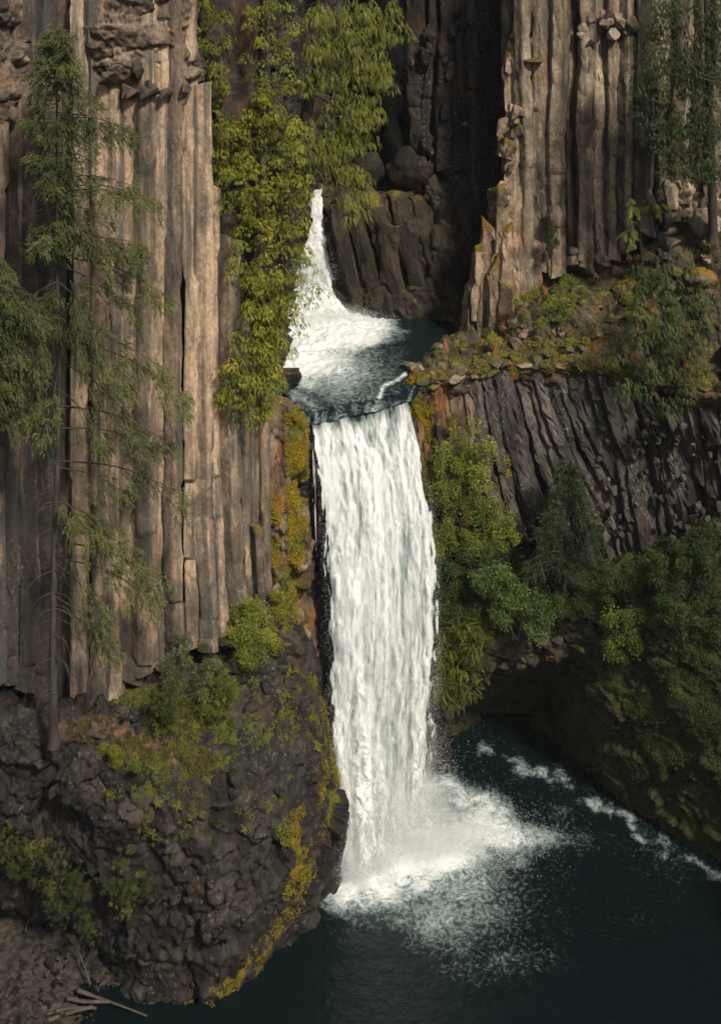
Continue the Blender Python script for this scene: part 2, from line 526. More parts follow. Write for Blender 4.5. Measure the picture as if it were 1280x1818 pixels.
HULLS = [hull_mesh(100 + k, n=(13 if k % 2 else 20), box=(0.85 if k % 2 else 0.5)) for k in range(12)]
MOSSY = [hull_mesh(140 + k, n=16, box=(0.8 if k % 2 else 0.4), moss=.75) for k in range(12)]
def rock(loc, size, mat, parent, rg, name='stone', variant=None, rot=None, mossy=False):
    o = bpy.data.objects.new(name, (MOSSY if mossy else HULLS)[rg.integers(0, 12) if variant is None else variant])
    o.location = loc
    o.scale = size
    o.rotation_euler = rg.uniform(-.5, .5, 3) + [0, 0, rg.uniform(0, 6)] if rot is None else rot
    COL.objects.link(o)
    o.parent = parent
    o.material_slots[0].link = 'OBJECT'
    o.material_slots[0].material = mat
    return o

# ------------------------------------------------------------------ far backdrop of the gorge
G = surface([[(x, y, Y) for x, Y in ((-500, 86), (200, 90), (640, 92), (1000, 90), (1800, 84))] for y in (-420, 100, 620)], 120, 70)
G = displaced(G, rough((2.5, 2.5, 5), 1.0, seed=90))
sheet('gorge_back_wall', G, M['slot_shade'], kind='structure', label='rock wall coloured black for the shade deep inside the slot', cat='cliff')

# ------------------------------------------------------------------ left cliff
left_cliff = empty('left_cliff', P(200, 1180, 54), kind='structure', label='tall tan cliff of straight basalt columns behind the drooping spruce', cat='cliff')
left_cliff.location = (0, 0, 0)
bounds = [-330, -280, -235, -190, -150, -115, -80, -42, -16, 8, 30, 62, 104, 132, 160, 192, 216, 246, 277, 301, 323, 346]
def left_Y(px):
    return float(np.interp(px, [-330, 0, 60, 130, 160, 280, 345, 400, 480], [50.8, 52.6, 53.6, 53.8, 52.8, 53.2, 54.0, 55.3, 56.2]))
bottoms = {0: 1215, 26: 1215, 62: 1230, 104: 1250, 132: 1275, 160: 1270, 192: 1225, 216: 1205, 246: 1185, 277: 1170, 301: 1165, 323: 1150}
for i, (a, b) in enumerate(zip(bounds[:-1], bounds[1:])):
    c = (a + b) / 2
    Y = left_Y(c) + RNG.uniform(-.22, .22) + (.35 if i % 3 == 0 else 0)
    bot = np.interp(c, [-300, 0, 62, 104, 160, 216, 277, 345], [1215, 1215, 1235, 1275, 1275, 1215, 1180, 1150]) + RNG.uniform(-8, 25)
    w = (b - a) * Y / FPX * 0.5
    flare = max(0, (c - 230) / 115) * 10
    path = [(c + RNG.uniform(-3, 3), -130, Y + .2), (c + RNG.uniform(-3, 3), 250, Y + RNG.uniform(-.1, .1)), (c + RNG.uniform(-3, 3), 700, Y), (c + flare * .3, 1000, Y - .1), (c + flare, bot, Y - .3)]
    column(path, [w * 1.5, w * 1.45, w * 1.5, w * 1.6], M['column'], left_cliff, 300 + i, sides=int(RNG.integers(5, 7)), wobble=0.06, squash=.62, jstep=.10, chip=.034, tone0=-.4 if c < 130 else .35, low=(980, 1180))  # leftmost columns toned darker, standing in for shade behind the spruce
# shorter columns that run on behind the cedar to the edge of the waterfall
for i, (a, b) in enumerate(zip([346, 371, 391, 424, 447, 462], [371, 391, 424, 447, 462, 477])):
    c = (a + b) / 2
    Y = left_Y(c) + RNG.uniform(-.12, .12)
    w = (b - a) * Y / FPX * 0.5
    fl = [18, 20, 24, 10, 4, 2][i]
    top = [150, 330, 420, 560, 640, 700][i]
    bot = [1150, 1140, 1125, 1110, 1090, 1080][i]
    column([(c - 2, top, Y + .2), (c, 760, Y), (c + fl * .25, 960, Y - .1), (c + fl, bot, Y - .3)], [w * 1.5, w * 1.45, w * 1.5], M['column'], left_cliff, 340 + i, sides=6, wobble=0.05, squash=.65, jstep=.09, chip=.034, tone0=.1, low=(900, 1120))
# broken-off column stub beside the waterfall
column([(455, 935, 55.5), (458, 1010, 55.4), (462, 1090, 55.3)], [.36, .36, .32], M['block'], left_cliff, 361, sides=6, moss=.5, hue=.5)
# thin backing behind the joints
G = surface([[(x, y, left_Y(x) + 1.3) for x in (-360, -100, 100, 250, 350, 420, 480)] for y in (-150, 300, 800, 1250)], 80, 100)
G = displaced(G, rough((0.9, .9, 3), 0.25, seed=4))
sheet('cliff_core', G, M['block'], left_cliff)
# jointed upper cliff above the columns
rows = []
for y, dy in ((-150, -.6), (-40, -0.5), (40, -0.45), (100, -.5), (140, -.4), (175, .3), (205, 1.8)):
    rows.append([(x, y + o, left_Y(x) + dy + q) for x, o, q in ((-330, 35, 0), (-60, 45, -.2), (10, 40, -.4), (60, 10, .6), (120, 5, .7), (180, -5, .3), (220, -15, -.2), (260, -18, 0), (310, -22, .2), (345, 5, .6), (362, 30, 2.0))])
G = surface(rows, 250, 115)
G = displaced(G, rough((1.3, 1.6, .75), 0.30, seed=21, crack=.10, fine=.22, small=.12))
def upper_attr(px, py, G, N):
    m = 0.55 * sstep(.1, .4, fbm(G * .5, 3, 71)) * sstep(190, 240, px)
    return m, np.full(px.shape, .45)
sheet('jointed_cap', G, M['block'], left_cliff, moss_up(.35, .4, upper_attr))
rg = np.random.default_rng(70)
for k in range(16):
    x = rg.choice([rg.uniform(-40, 70), rg.uniform(170, 345)], p=[.3, .7])
    y = (rg.uniform(60, 215) if x < 80 else rg.uniform(115, 170))
    s = rg.uniform(.3, .5)
    rock(P(x, y, left_Y(x) - .65 + rg.uniform(-.1, .4)), (s * rg.uniform(.8, 1.3), s, s * rg.uniform(.8, 1.5)), M['block'], left_cliff, rg, 'rock_block', variant=int(rg.integers(0, 6)) * 2 + 1, rot=rg.uniform(-.25, .25, 3))

# ------------------------------------------------------------------ rock wall behind the cedar and left shore of the upper pool
top = [(345, 54.8), (385, 57), (420, 60), (450, 64), (480, 67), (520, 72), (560, 77), (600, 83)]
rows = [[(x, -160, Y) for x, Y in top], [(x, 150, Y) for x, Y in top],
        [(350, 420, 55.4), (385, 420, 57), (425, 420, 59), (460, 430, 62), (480, 430, 66), (500, 430, 71), (530, 400, 76), (570, 330, 82)],
        [(350, 800, 55.6), (395, 760, 56.4), (440, 720, 57.6), (476, 702, 59.5), (497, 690, 62.8), (486, 625, 68.8), (500, 562, 75.5), (560, 350, 79)]]
G = surface(rows, 160, 180)
G = displaced(G, rough((0.9, 0.9, 1.6), 0.55, seed=31, crack=.15))
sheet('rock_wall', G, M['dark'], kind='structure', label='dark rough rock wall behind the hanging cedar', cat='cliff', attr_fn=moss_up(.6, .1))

# ------------------------------------------------------------------ mossy rock strip beside the fall, and the wall behind the water
def fall_moss(px, py, G, N):
    m = 1.35 * near_line(px, py, [(527, 735), (526, 850), (528, 960), (512, 1050), (500, 1150), (508, 1230)], 26)
    m = np.maximum(m, .85 * near_line(px, py, [(484, 900), (485, 1000)], 16))
    m = np.maximum(m, 1.3 * near_line(px, py, [(738, 705), (745, 780), (752, 860)], 34))
    m = np.maximum(m, .55 * sstep(900, 1000, py) * near_line(px, py, [(550, 900), (556, 1300)], 30))
    h = np.where(px > 700, .1, .38 * sstep(.0, .3, fbm(G * .6, 3, 5)))
    return m * (0.75 + .5 * fbm(G * 1.2, 3, 8)), h
rows = [
    [(462, 672, 58.6), (480, 690, 58.3), (512, 705, 58.3), (532, 735, 58.6), (545, 748, 59.4), (600, 738, 60.8), (660, 722, 61.6), (722, 702, 63.0), (770, 690, 63.6)],
    [(466, 720, 57.2), (484, 725, 57.3), (512, 735, 57.7), (534, 748, 58.3), (547, 756, 59.5), (600, 750, 60.9), (660, 740, 61.8), (726, 720, 63.0), (770, 705, 63.4)],
    [(466, 900, 56.7), (486, 900, 56.8), (512, 905, 57.3), (538, 905, 58.3), (552, 905, 59.6), (600, 900, 61), (665, 900, 62), (740, 900, 63.2), (780, 900, 63.2)],
    [(468, 1080, 57.2), (486, 1080, 57.2), (514, 1085, 57.6), (542, 1085, 58.6), (560, 1085, 59.8), (610, 1080, 61.2), (675, 1080, 62.2), (745, 1080, 63.4), (785, 1080, 63.4)],
    [(478, 1230, 57.4), (508, 1230, 57.6), (538, 1240, 58), (565, 1250, 59), (580, 1250, 60), (625, 1250, 61.4), (690, 1250, 62.6), (755, 1250, 64.2), (800, 1250, 66)],
    [(500, 1450, 58.5), (540, 1450, 58.5), (575, 1450, 58.6), (600, 1450, 59), (620, 1450, 60), (650, 1450, 61.6), (700, 1450, 63), (760, 1450, 65), (810, 1400, 67)],
    [(500, 1620, 58.5), (540, 1620, 58.5), (580, 1620, 58.6), (605, 1620, 59), (625, 1620, 60), (660, 1600, 61.6), (710, 1560, 63), (765, 1500, 65), (815, 1460, 67)]]
G = surface(rows, 200, 240)
G = displaced(G, rough((0.55, .6, 1.1), 0.3, seed=44, crack=.12, fine=.08))
cut = 94
TW = TONE['last']
TONE['last'] = TW[:, :cut]
sheet('fall_wall', G[:, :cut], M['pillar'], kind='structure', label='orange stained mossy rock wall edging the tall waterfall', cat='cliff', attr_fn=moss_up(.5, .2, fall_moss))

TONE['last'] = TW[:, cut - 1:]
sheet('wet_wall', G[:, cut - 1:], M['dark'], kind='structure', label='black wet rock wall behind the falling water', cat='cliff', attr_fn=moss_up(.3, .1, fall_moss))

# ------------------------------------------------------------------ lower left rock mound
def mound_moss(px, py, G, N):
    m = 0.8 * near_line(px, py, [(500, 1110), (520, 1200), (548, 1260), (572, 1340), (588, 1420), (585, 1480)], 40)
    m = np.maximum(m, .85 * near_line(px, py, [(520, 1450), (535, 1530), (520, 1600), (480, 1680), (400, 1760), (310, 1800)], 42))
    m = np.maximum(m, .45 * near_line(px, py, [(240, 1230), (300, 1330), (230, 1430)], 70))
    m = m * np.clip(.55 + 1.7 * fbm(G * .9, 4, 18), 0, 1.1)
    h = np.where(near_line(px, py, [(520, 1450), (535, 1530), (520, 1600), (480, 1680), (400, 1760), (310, 1800)], 60) > 0, .32, .02)
    return m, h
def mound_attr(G, N, px, py):
    at = moss_up(.25, .05, mound_moss, .5, .95)(G, N, px, py)
    at['soil'] = .75 * near_line(px, py, [(110, 1300), (190, 1290), (300, 1330), (380, 1350)], 45) + .5 * near_line(px, py, [(230, 1200), (330, 1240), (400, 1230)], 50) + .35 * near_line(px, py, [(180, 1430), (300, 1470), (330, 1520)], 60)
    return at
rows = [
    [(-420, 1235, 52.8), (-60, 1235, 53.2), (60, 1232, 53.4), (160, 1225, 53.6), (250, 1180, 54.4), (340, 1145, 55.2), (420, 1110, 56.4), (480, 1075, 57.6), (525, 1070, 58.7), (548, 1080, 59.8)],
    [(-420, 1270, 51.3), (-60, 1270, 51.8), (60, 1275, 51.6), (155, 1262, 51.8), (240, 1235, 52.6), (335, 1225, 53.2), (420, 1180, 54.6), (485, 1150, 56.4), (535, 1135, 57.6), (562, 1150, 59.5)],
    [(-420, 1340, 50.6), (-60, 1335, 51.2), (60, 1338, 50.7), (150, 1318, 50.5), (230, 1325, 50.8), (330, 1345, 51.4), (420, 1280, 53), (495, 1225, 55), (548, 1205, 57), (578, 1230, 59)],
    [(-420, 1440, 50.8), (-60, 1440, 51.1), (60, 1440, 50.6), (150, 1440, 50), (250, 1450, 49.8), (350, 1430, 50), (440, 1390, 51), (522, 1350, 53), (574, 1325, 55.4), (594, 1360, 58.3)],
    [(-420, 1560, 52.3), (-60, 1560, 52.8), (60, 1560, 52.3), (150, 1560, 51.2), (250, 1570, 50), (350, 1560, 49.6), (450, 1530, 50.2), (542, 1480, 52), (598, 1430, 54.4), (614, 1460, 57.6)],
    [(-420, 1650, 53.3), (-60, 1650, 54.6), (60, 1640, 54.6), (150, 1660, 53.2), (238, 1690, 51.2), (330, 1690, 50.2), (430, 1640, 50.6), (532, 1570, 52.8), (590, 1508, 55.2), (606, 1540, 57.6)],
    [(-420, 1735, 54.3), (-60, 1720, 55.4), (60, 1710, 55.2), (145, 1735, 54), (222, 1790, 51.6), (320, 1815, 50.9), (405, 1785, 51.6), (505, 1695, 54.2), (575, 1625, 56.4), (602, 1595, 58.0)]]
G = surface(rows, 370, 225)
damp = 1 - .8 * sstep(.86, .96, np.linspace(0, 1, 370))[None]
G = displaced(G, lambda g, n: damp * rough((1.25, 1.3, 1.1), 0.36, seed=55, crack=.09, fine=.2, big=.2, cell2=(.38, .4, .36), amp2=.13)(g, n))
rock_mound = sheet('rock_mound', G, M['mound'], kind='structure', label='dark rubbly basalt mound with mossy edge below the column cliff', cat='rock', attr_fn=mound_attr)
rg = np.random.default_rng(81)
mg = SHEETS['rock_mound'][0]
def on_sheet(name, poly, n, rg, minz=-2.0, k=0):
    pos, nor, px, py = SHEETS[name][k]
    ok = np.where(inpoly(px, py, poly) & (nor[:, 2] > minz))[0]
    if len(ok) == 0: return np.zeros((0, 3)), np.zeros((0, 3))
    i = rg.choice(ok, n)
    return pos[i], nor[i]
for poly, n, s0, s1 in (([(400, 1180), (520, 1180), (560, 1260), (560, 1330), (430, 1290)], 40, .2, .55), ([(370, 1360), (540, 1330), (570, 1420), (520, 1500), (380, 1460)], 8, .3, .7),
                        ([(240, 1560), (470, 1560), (400, 1760), (250, 1790)], 26, .2, .45), ([(0, 1340), (150, 1340), (220, 1460), (0, 1460)], 12, .2, .4), ([(180, 1180), (260, 1180), (260, 1300), (180, 1300)], 16, .2, .5)):
    pos, nor = on_sheet('rock_mound', poly, n, rg)
    for p in pos:
        s = rg.uniform(s0, s1)
        rock(p, (s, s * .8, s * rg.uniform(.55, .9)), M['mound'], rock_mound, rg, 'stone', mossy=rg.random() < .0)

# ------------------------------------------------------------------ alcove round the upper fall
alcove = empty('alcove_rock', (0, 0, 0), kind='structure', label='brown wet rock bulge with slanted columns beside the narrow upper fall', cat='rock')
rows = [
    [(560, 330, 80), (600, 335, 79.5), (650, 338, 79.5), (700, 315, 79.5), (760, 300, 79.5), (820, 300, 79.5), (890, 300, 79)],
    [(572, 350, 77.5), (602, 352, 77), (650, 352, 76.8), (700, 335, 77), (760, 320, 77), (820, 310, 77), (890, 310, 76.5)],
    [(578, 430, 76.5), (610, 420, 75.6), (660, 420, 75.2), (720, 400, 75.4), (780, 390, 75.6), (840, 380, 75.6), (900, 400, 75)],
    [(596, 520, 76), (630, 520, 75.2), (680, 520, 74.8), (730, 520, 74.8), (790, 500, 75), (845, 480, 75), (900, 480, 74)],
    [(604, 575, 75.2), (640, 590, 74.2), (690, 595, 74), (740, 595, 74), (790, 590, 74), (835, 585, 73.6), (890, 560, 72.5)]]
G = surface(rows, 140, 110)
G = displaced(G, rough((1.0, 1, 1.6), 0.45, seed=61, crack=.1))
sheet('bulge', G, M['bulge'], alcove, moss_up(.5, .15))
for i, (x0, y0, x1, y1, r) in enumerate([(596, 365, 632, 530, .62), (628, 360, 672, 545, .62), (664, 352, 712, 552, .68), (704, 345, 752, 548, .66), (742, 350, 792, 540, .6), (780, 345, 826, 530, .6), (815, 330, 856, 500, .6)]):
    Y = 75.6 - (.3 if i in (2, 3) else 0)
    column([(x0, y0, Y + .9), ((x0 + x1) / 2 - 4, (y0 + y1) / 2 - 10, Y - .35), (x1, y1, Y - .3)], [r, r * 1.1, r * .8], M['bulge'], alcove, 400 + i, sides=7, moss=.45, wobble=.11, hue=.2)
# dark wall of rough columns at the back right
back = empty('dark_column_wall', (0, 0, 0), kind='structure', label='dark lichen speckled column wall at the back of the gorge', cat='cliff')
rg = np.random.default_rng(62)
for i, x in enumerate(np.arange(742, 945, 23)):
    Y = 77.2 - i * .12 + rg.uniform(-.35, .35)
    bot = np.interp(x, [740, 790, 850, 940], [285, 300, 470, 520]) + rg.uniform(-15, 25)
    w = 13 * Y / FPX * 1.5
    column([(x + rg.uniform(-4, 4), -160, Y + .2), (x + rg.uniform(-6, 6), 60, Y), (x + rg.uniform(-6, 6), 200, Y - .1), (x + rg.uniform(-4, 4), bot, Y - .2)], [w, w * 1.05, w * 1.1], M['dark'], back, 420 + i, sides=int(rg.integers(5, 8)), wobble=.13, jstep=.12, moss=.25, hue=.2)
G = surface([[(x, y, Y) for x, Y in ((728, 88), (736, 79), (760, 78), (850, 77.6), (960, 76), (1000, 75))] for y in (-170, 100, 350, 580)], 80, 100)
G = displaced(G, rough((.8, .8, 1.6), .5, seed=63))
sheet('wall_core', G, M['dark'], back)
for k in range(30):
    x, y = rg.uniform(740, 900), rg.uniform(-20, 480)
    s = rg.uniform(.2, .5)
    rock(P(x, y, 76.3 - (x - 740) * .004), (s, s, s * 1.6), M['dark'], back, rg, 'rock_block')
# two boulders in the slot
rg = np.random.default_rng(64)
def boulder(name, loc, size, mat, seed, label, moss=.32, hue=.2):
    n, m = 26, 38
    th = np.linspace(0.001, np.pi - .001, n)[:, None]; ph = np.linspace(0, 2 * np.pi, m, endpoint=False)[None]
    D = np.stack(np.broadcast_arrays(np.sin(th) * np.cos(ph), np.sin(th) * np.sin(ph), np.cos(th)), -1)
    h, e, _ = facets(D * 1.6 + seed, seed)
    r = 1 + .16 * h + .08 * fbm(D * 2 + seed, 4, seed)
    V = D * r[..., None] * np.array(size)
    o = mesh_np(name, V.reshape(-1, 3), grid_faces(n, m, True), mat, None, {'moss': (moss * sstep(.2, .8, D[..., 2])).ravel(), 'hue': np.full(n * m, hue)}, label=label, cat='boulder')
    o.location = loc
    return o
boulder('boulder', P(655, 305, 79.5), (1.15, 1.1, 1.5), M['bulge'], 3, 'rounded dark boulder perched in the black slot above the upper pool')
boulder('boulder', P(738, 300, 77.2), (1.9, 1.2, 1.65), M['bulge'], 8, 'blocky brown mossy boulder capping the rock bulge')

# ------------------------------------------------------------------ right cliff
right_cliff = empty('right_cliff', (0, 0, 0), kind='structure', label='tan lichen spotted column cliff standing over the mossy shelf', cat='cliff')
rg = np.random.default_rng(91)
def right_Y(px):
    return float(np.interp(px, [820, 920, 1000, 1100, 1200, 1300, 1500], [71.5, 70.2, 70.4, 70.2, 69.4, 68, 64]))
rb = [918, 942, 972, 1000, 1022, 1048, 1072, 1098, 1126, 1160, 1195, 1230, 1262, 1300, 1340, 1390, 1440, 1500]
for i, (a, b) in enumerate(zip(rb[:-1], rb[1:])):
    c = (a + b) / 2
    Y = right_Y(c) + rg.uniform(-.25, .25) + (.5 if i % 2 else 0)
    bot = np.interp(c, [920, 960, 1010, 1060, 1120, 1180, 1280], [500, 470, 480, 470, 430, 390, 350]) + rg.uniform(-10, 20)
    w = (b - a) * Y / FPX * .5
    column([(c + rg.uniform(-6, 6), -170, Y + .2), (c + rg.uniform(-6, 6), 60, Y), (c + rg.uniform(-5, 5), 220, Y - .15), (c + rg.uniform(-4, 4), 340, Y), (c + rg.uniform(0, 8), bot, Y - .3)],
           [w * 1.3, w * 1.25, w * 1.4, w * 1.2, w * 1.3], M['right'], right_cliff, 500 + i, sides=int(rg.integers(5, 8)), wobble=.10)
# stepped broken pillars on the left flank of that cliff
for i, (x, y0, y1, Y, r) in enumerate([(912, 95, 560, 70.6, .8), (900, 250, 580, 70.2, .8), (884, 330, 590, 70.0, .75), (900, 400, 600, 69.5, .7), (866, 395, 600, 70.2, .75), (850, 440, 610, 69.9, .7), (872, 470, 620, 69.2, .7), (836, 505, 615, 70.0, .65), (892, 500, 620, 68.9, .7), (930, 150, 520, 70.7, .7)]):
    column([(x, y0, Y + .1), (x + 2, (y0 + y1) / 2, Y - .1), (x + 5, y1, Y - .3)], [r * .8, r, r * 1.1], M['lit'], right_cliff, 530 + i, sides=5, moss=.6, hue=.35, wobble=.2, jstep=.28, cap_tilt=.7)
rg = np.random.default_rng(191)
for k in range(46):
    y = rg.uniform(170, 610)
    x = np.interp(y, [170, 300, 400, 500, 600], [915, 890, 872, 850, 835]) + rg.uniform(-12, 60 if y > 420 else 22)
    s = rg.uniform(.22, .5)
    rock(P(x, y, right_Y(x) - .5 - rg.uniform(0, .4)), (s, s * .8, s * rg.uniform(1.0, 1.9)), M['lit'], right_cliff, rg, 'rock_block', mossy=rg.random() < .3, rot=rg.uniform(-.35, .35, 3))
G = surface([[(x, y, right_Y(x) + 1.6) for x in (890, 950, 1050, 1150, 1300, 1520)] for y in (-170, 100, 300, 560)], 90, 90)
G = displaced(G, rough((.9, .9, 1.8), .35, seed=92))
sheet('cliff_core', G, M['right'], right_cliff)
for k in range(60):
    reg = rg.integers(0, 4)
    if reg == 0: x, y, s = rg.uniform(1030, 1130), rg.uniform(20, 80), rg.uniform(.2, .5)
    elif reg == 1: x, y, s = rg.uniform(1140, 1280), rg.uniform(320, 440), rg.uniform(.3, .7)
    elif reg == 2: x, y, s = rg.uniform(960, 1120), rg.uniform(420, 490), rg.uniform(.25, .55)
    else: x, y, s = rg.uniform(1150, 1290), rg.uniform(330, 420), rg.uniform(.3, .8)
    rock(P(x, y, right_Y(x) - .5), (s, s * .9, s * rg.uniform(.8, 1.5)), M['right'] if rg.random() < .7 else M['block'], right_cliff, rg, 'rock_block')
# orange mossed ledge on the cliff
rock(P(948, 108, 69.6), (.75, .6, .28), M['shelf'], right_cliff, rg, 'mossy_ledge', mossy=True, variant=3, rot=(0, .15, .3))
rock(P(928, 205, 69.6), (.4, .4, .18), M['shelf'], right_cliff, rg, 'mossy_ledge', mossy=True, variant=5, rot=(0, .1, 1))

# ------------------------------------------------------------------ mossy shelf between the right cliff and the fan columns
def shelf_moss(px, py, G, N):
    m = .42 + .45 * fbm(G * .45, 3, 33)
    return m * sstep(.1, .6, N[..., 2]), .05 + .4 * sstep(-.1, .35, fbm(G * .35 + 9, 3, 34))
rows = [
    [(815, 548, 75.5), (850, 535, 73), (920, 505, 72), (1000, 470, 72), (1100, 455, 71.6), (1200, 385, 70.5), (1300, 360, 69), (1500, 340, 65)],
    [(800, 575, 73.4), (850, 565, 71), (920, 540, 70), (1000, 505, 69.8), (1100, 490, 69.2), (1200, 430, 68), (1300, 410, 66.5), (1500, 400, 63)],
    [(772, 622, 68.8), (830, 600, 68.2), (910, 580, 67.6), (1000, 560, 67.2), (1100, 555, 66.6), (1200, 540, 65.4), (1300, 540, 64), (1500, 540, 61)],
    [(720, 672, 64.3), (800, 645, 64.6), (900, 632, 65.6), (1000, 628, 65.4), (1100, 640, 64.8), (1200, 660, 63.4), (1300, 670, 62), (1500, 680, 59.5)],
    [(716, 694, 63.0), (785, 668, 63.6), (890, 652, 64.8), (1000, 650, 64.8), (1100, 665, 64.2), (1200, 690, 62.8), (1300, 700, 61.4), (1500, 710, 59)],
    [(720, 716, 63.2), (785, 700, 64), (890, 690, 65.4), (1000, 690, 65.6), (1100, 700, 65), (1200, 720, 63.6), (1300, 730, 62.2), (1500, 740, 60)]]
G = surface(rows, 270, 125)
G = displaced(G, rough((.8, .9, .7), .34, seed=93, crack=.12, fine=.14, cell2=(.4, .4, .35), amp2=.12))
shelf = sheet('rock_shelf', G, M['shelf'], kind='structure', label='sloping shelf of orange mossed rubble above the fan columns', cat='rock', attr_fn=moss_up(.3, .1, shelf_moss))
rg = np.random.default_rng(94)
for poly, n, s0, s1 in (([(790, 560), (1000, 500), (1010, 650), (720, 690)], 90, .18, .5), ([(990, 470), (1280, 380), (1280, 560), (990, 640)], 60, .22, .6), ([(700, 650), (830, 610), (830, 670), (720, 700)], 30, .25, .6)):
    pos, nor = on_sheet('rock_shelf', poly, n, rg)
    for p in pos:
        s = rg.uniform(s0, s1)
        rock(p, (s * 1.2, s, s * rg.uniform(.5, .9)), M['shelf'] if rg.random() < .85 else M['right'], shelf, rg, 'stone', mossy=rg.random() < .8)

# ------------------------------------------------------------------ fan of leaning columns on the right below the shelf
fan = empty('fan_column_wall', (0, 0, 0), kind='structure', label='fan of dark leaning basalt columns with pale lichen below the mossy shelf', cat='cliff')
rg = np.random.default_rng(95)
def fan_Y(px):
    return float(np.interp(px, [735, 800, 900, 1000, 1100, 1200, 1300, 1500], [63.3, 64.0, 65.2, 65.4, 64.8, 63.6, 62.0, 59.6]))
i = 0
for row in (0, 1):
    x = 728.0 if row == 0 else 985.0
    while x < (1420 if row == 0 else 1430):
        wpx = rg.uniform(14, 21)
        c = x + wpx / 2
        x += wpx
        lean = np.interp(c, [735, 800, 880, 1000, 1080, 1200, 1400], [6, 16, 60, 120, 75, 60, 55])
        top = np.interp(c, [735, 800, 900, 1050, 1150, 1280], [694, 668, 652, 650, 690, 700]) + rg.uniform(-14, 8)
        if row == 0:
            bot = np.interp(c, [735, 800, 900, 950, 1000, 1060, 1100, 1200, 1300], [930, 940, 960, 945, 900, 800, 770, 800, 810]) + rg.uniform(-25, 25)
            y0, y1 = top, bot
            x0 = c; Y = fan_Y(c) + rg.uniform(-.3, .25)
        else:
            y0 = np.interp(c, [985, 1060, 1150, 1430], [800, 770, 770, 790]) + rg.uniform(-20, 20)
            y1 = np.interp(c, [985, 1100, 1200, 1430], [1000, 1010, 980, 960]) + rg.uniform(-15, 15)
            lean = 45; x0 = c; Y = fan_Y(c) + .55 + rg.uniform(-.35, .25)
        w = wpx * Y / FPX * .5
        k = (y1 - y0) / 250.
        column([(x0, y0, Y + .3), (x0 + lean * k * .4, y0 + (y1 - y0) * .5, Y - .05), (x0 + lean * k, y1, Y + .1)], [w * 1.35, w * 1.6, w * 1.45], M['fan'] if c > 830 else M['pillar'], fan, 600 + i, sides=5,
               moss=.55 if c < 830 else .22, hue=.3, wobble=.10, jstep=.12 if row == 0 else .22, cap_tilt=.5, chip=.10, step=.24)
        i += 1
G = surface([[(x, y, fan_Y(x) + 1.1) for x in (715, 800, 900, 1000, 1100, 1200, 1300, 1500)] for y in (690, 800, 950, 1060)], 150, 90)
G = displaced(G, rough((.6, .6, .9), .4, seed=96, crack=.14))
sheet('wall_core', G, M['fan'], fan, moss_up(.4, .1))
for k in range(90):
    x = rg.uniform(1060, 1300); y = rg.uniform(745, 960)
    s = rg.uniform(.12, .30)
    rock(P(x, y, fan_Y(x) - .1 + rg.uniform(-.3, .3)), (s, s, s * rg.uniform(.8, 1.4)), M['fan'], fan, rg, 'rock_block')

# ------------------------------------------------------------------ overgrown bank, cave below it and the mossy lower right wall
def bank_moss(px, py, G, N):
    m = .62 + .5 * fbm(G * .4, 3, 37)
    lip = near_line(px, py, [(850, 1200), (900, 1165), (960, 1140), (1050, 1130), (1080, 1110)], 55)
    m = np.where(px > 985, m + .6, m)
    m = m * (1 - .95 * lip)
    m = m * sstep(-.35, .15, N[..., 2] + .25 * fbm(G, 2, 4))
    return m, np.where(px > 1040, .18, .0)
rows = [
    [(738, 800, 64.2), (800, 870, 65.2), (870, 930, 65.8), (950, 970, 66), (1040, 1000, 66), (1120, 985, 65), (1200, 950, 64), (1320, 920, 62.4), (1520, 900, 60)],
    [(755, 930, 63.2), (810, 990, 63.4), (880, 1010, 63.6), (960, 1045, 63.8), (1040, 1055, 63.8), (1120, 1045, 62.6), (1200, 1020, 61.2), (1320, 990, 59.4), (1520, 980, 57)],
    [(768, 1120, 62.9), (822, 1165, 62.9), (885, 1150, 63), (960, 1115, 63.1), (1040, 1105, 63), (1105, 1110, 61.6), (1200, 1100, 59.8), (1320, 1085, 58.2), (1520, 1080, 56)],
    [(775, 1205, 63.6), (826, 1212, 63.5), (890, 1192, 63.6), (960, 1162, 63.8), (1030, 1158, 63.6), (1095, 1175, 62.0), (1200, 1190, 59.6), (1320, 1180, 57.8), (1520, 1180, 55.6)],
    [(782, 1235, 65), (832, 1225, 66), (892, 1205, 67), (960, 1180, 67.4), (1005, 1185, 66), (1060, 1235, 63), (1195, 1280, 59.6), (1320, 1280, 57.6), (1520, 1290, 55.2)],
    [(786, 1290, 67), (840, 1280, 69.5), (900, 1255, 70.5), (960, 1240, 70.5), (990, 1275, 67.6), (1050, 1335, 64.2), (1185, 1390, 60.2), (1320, 1410, 57.7), (1520, 1430, 55)],
    [(790, 1335, 67.6), (850, 1325, 68.4), (900, 1330, 68), (950, 1345, 67.2), (1008, 1372, 66), (1068, 1405, 64.5), (1180, 1488, 61), (1320, 1560, 58.3), (1520, 1640, 55.8)],
    [(790, 1365, 67.4), (850, 1350, 68.2), (900, 1355, 67.8), (950, 1370, 67), (1010, 1398, 65.8), (1070, 1430, 64.3), (1182, 1515, 60.8), (1322, 1590, 58.1), (1522, 1670, 55.6)]]
G = surface(rows, 300, 215)
G = displaced(G, rough((1.1, 1.1, .8), .26, seed=97, crack=.10, fine=.14, big=.2, cell2=(.5, .5, .4), amp2=.14))
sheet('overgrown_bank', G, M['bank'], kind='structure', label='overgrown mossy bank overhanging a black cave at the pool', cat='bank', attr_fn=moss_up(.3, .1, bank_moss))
lipg = sheet_parent = bpy.data.objects['overgrown_bank']
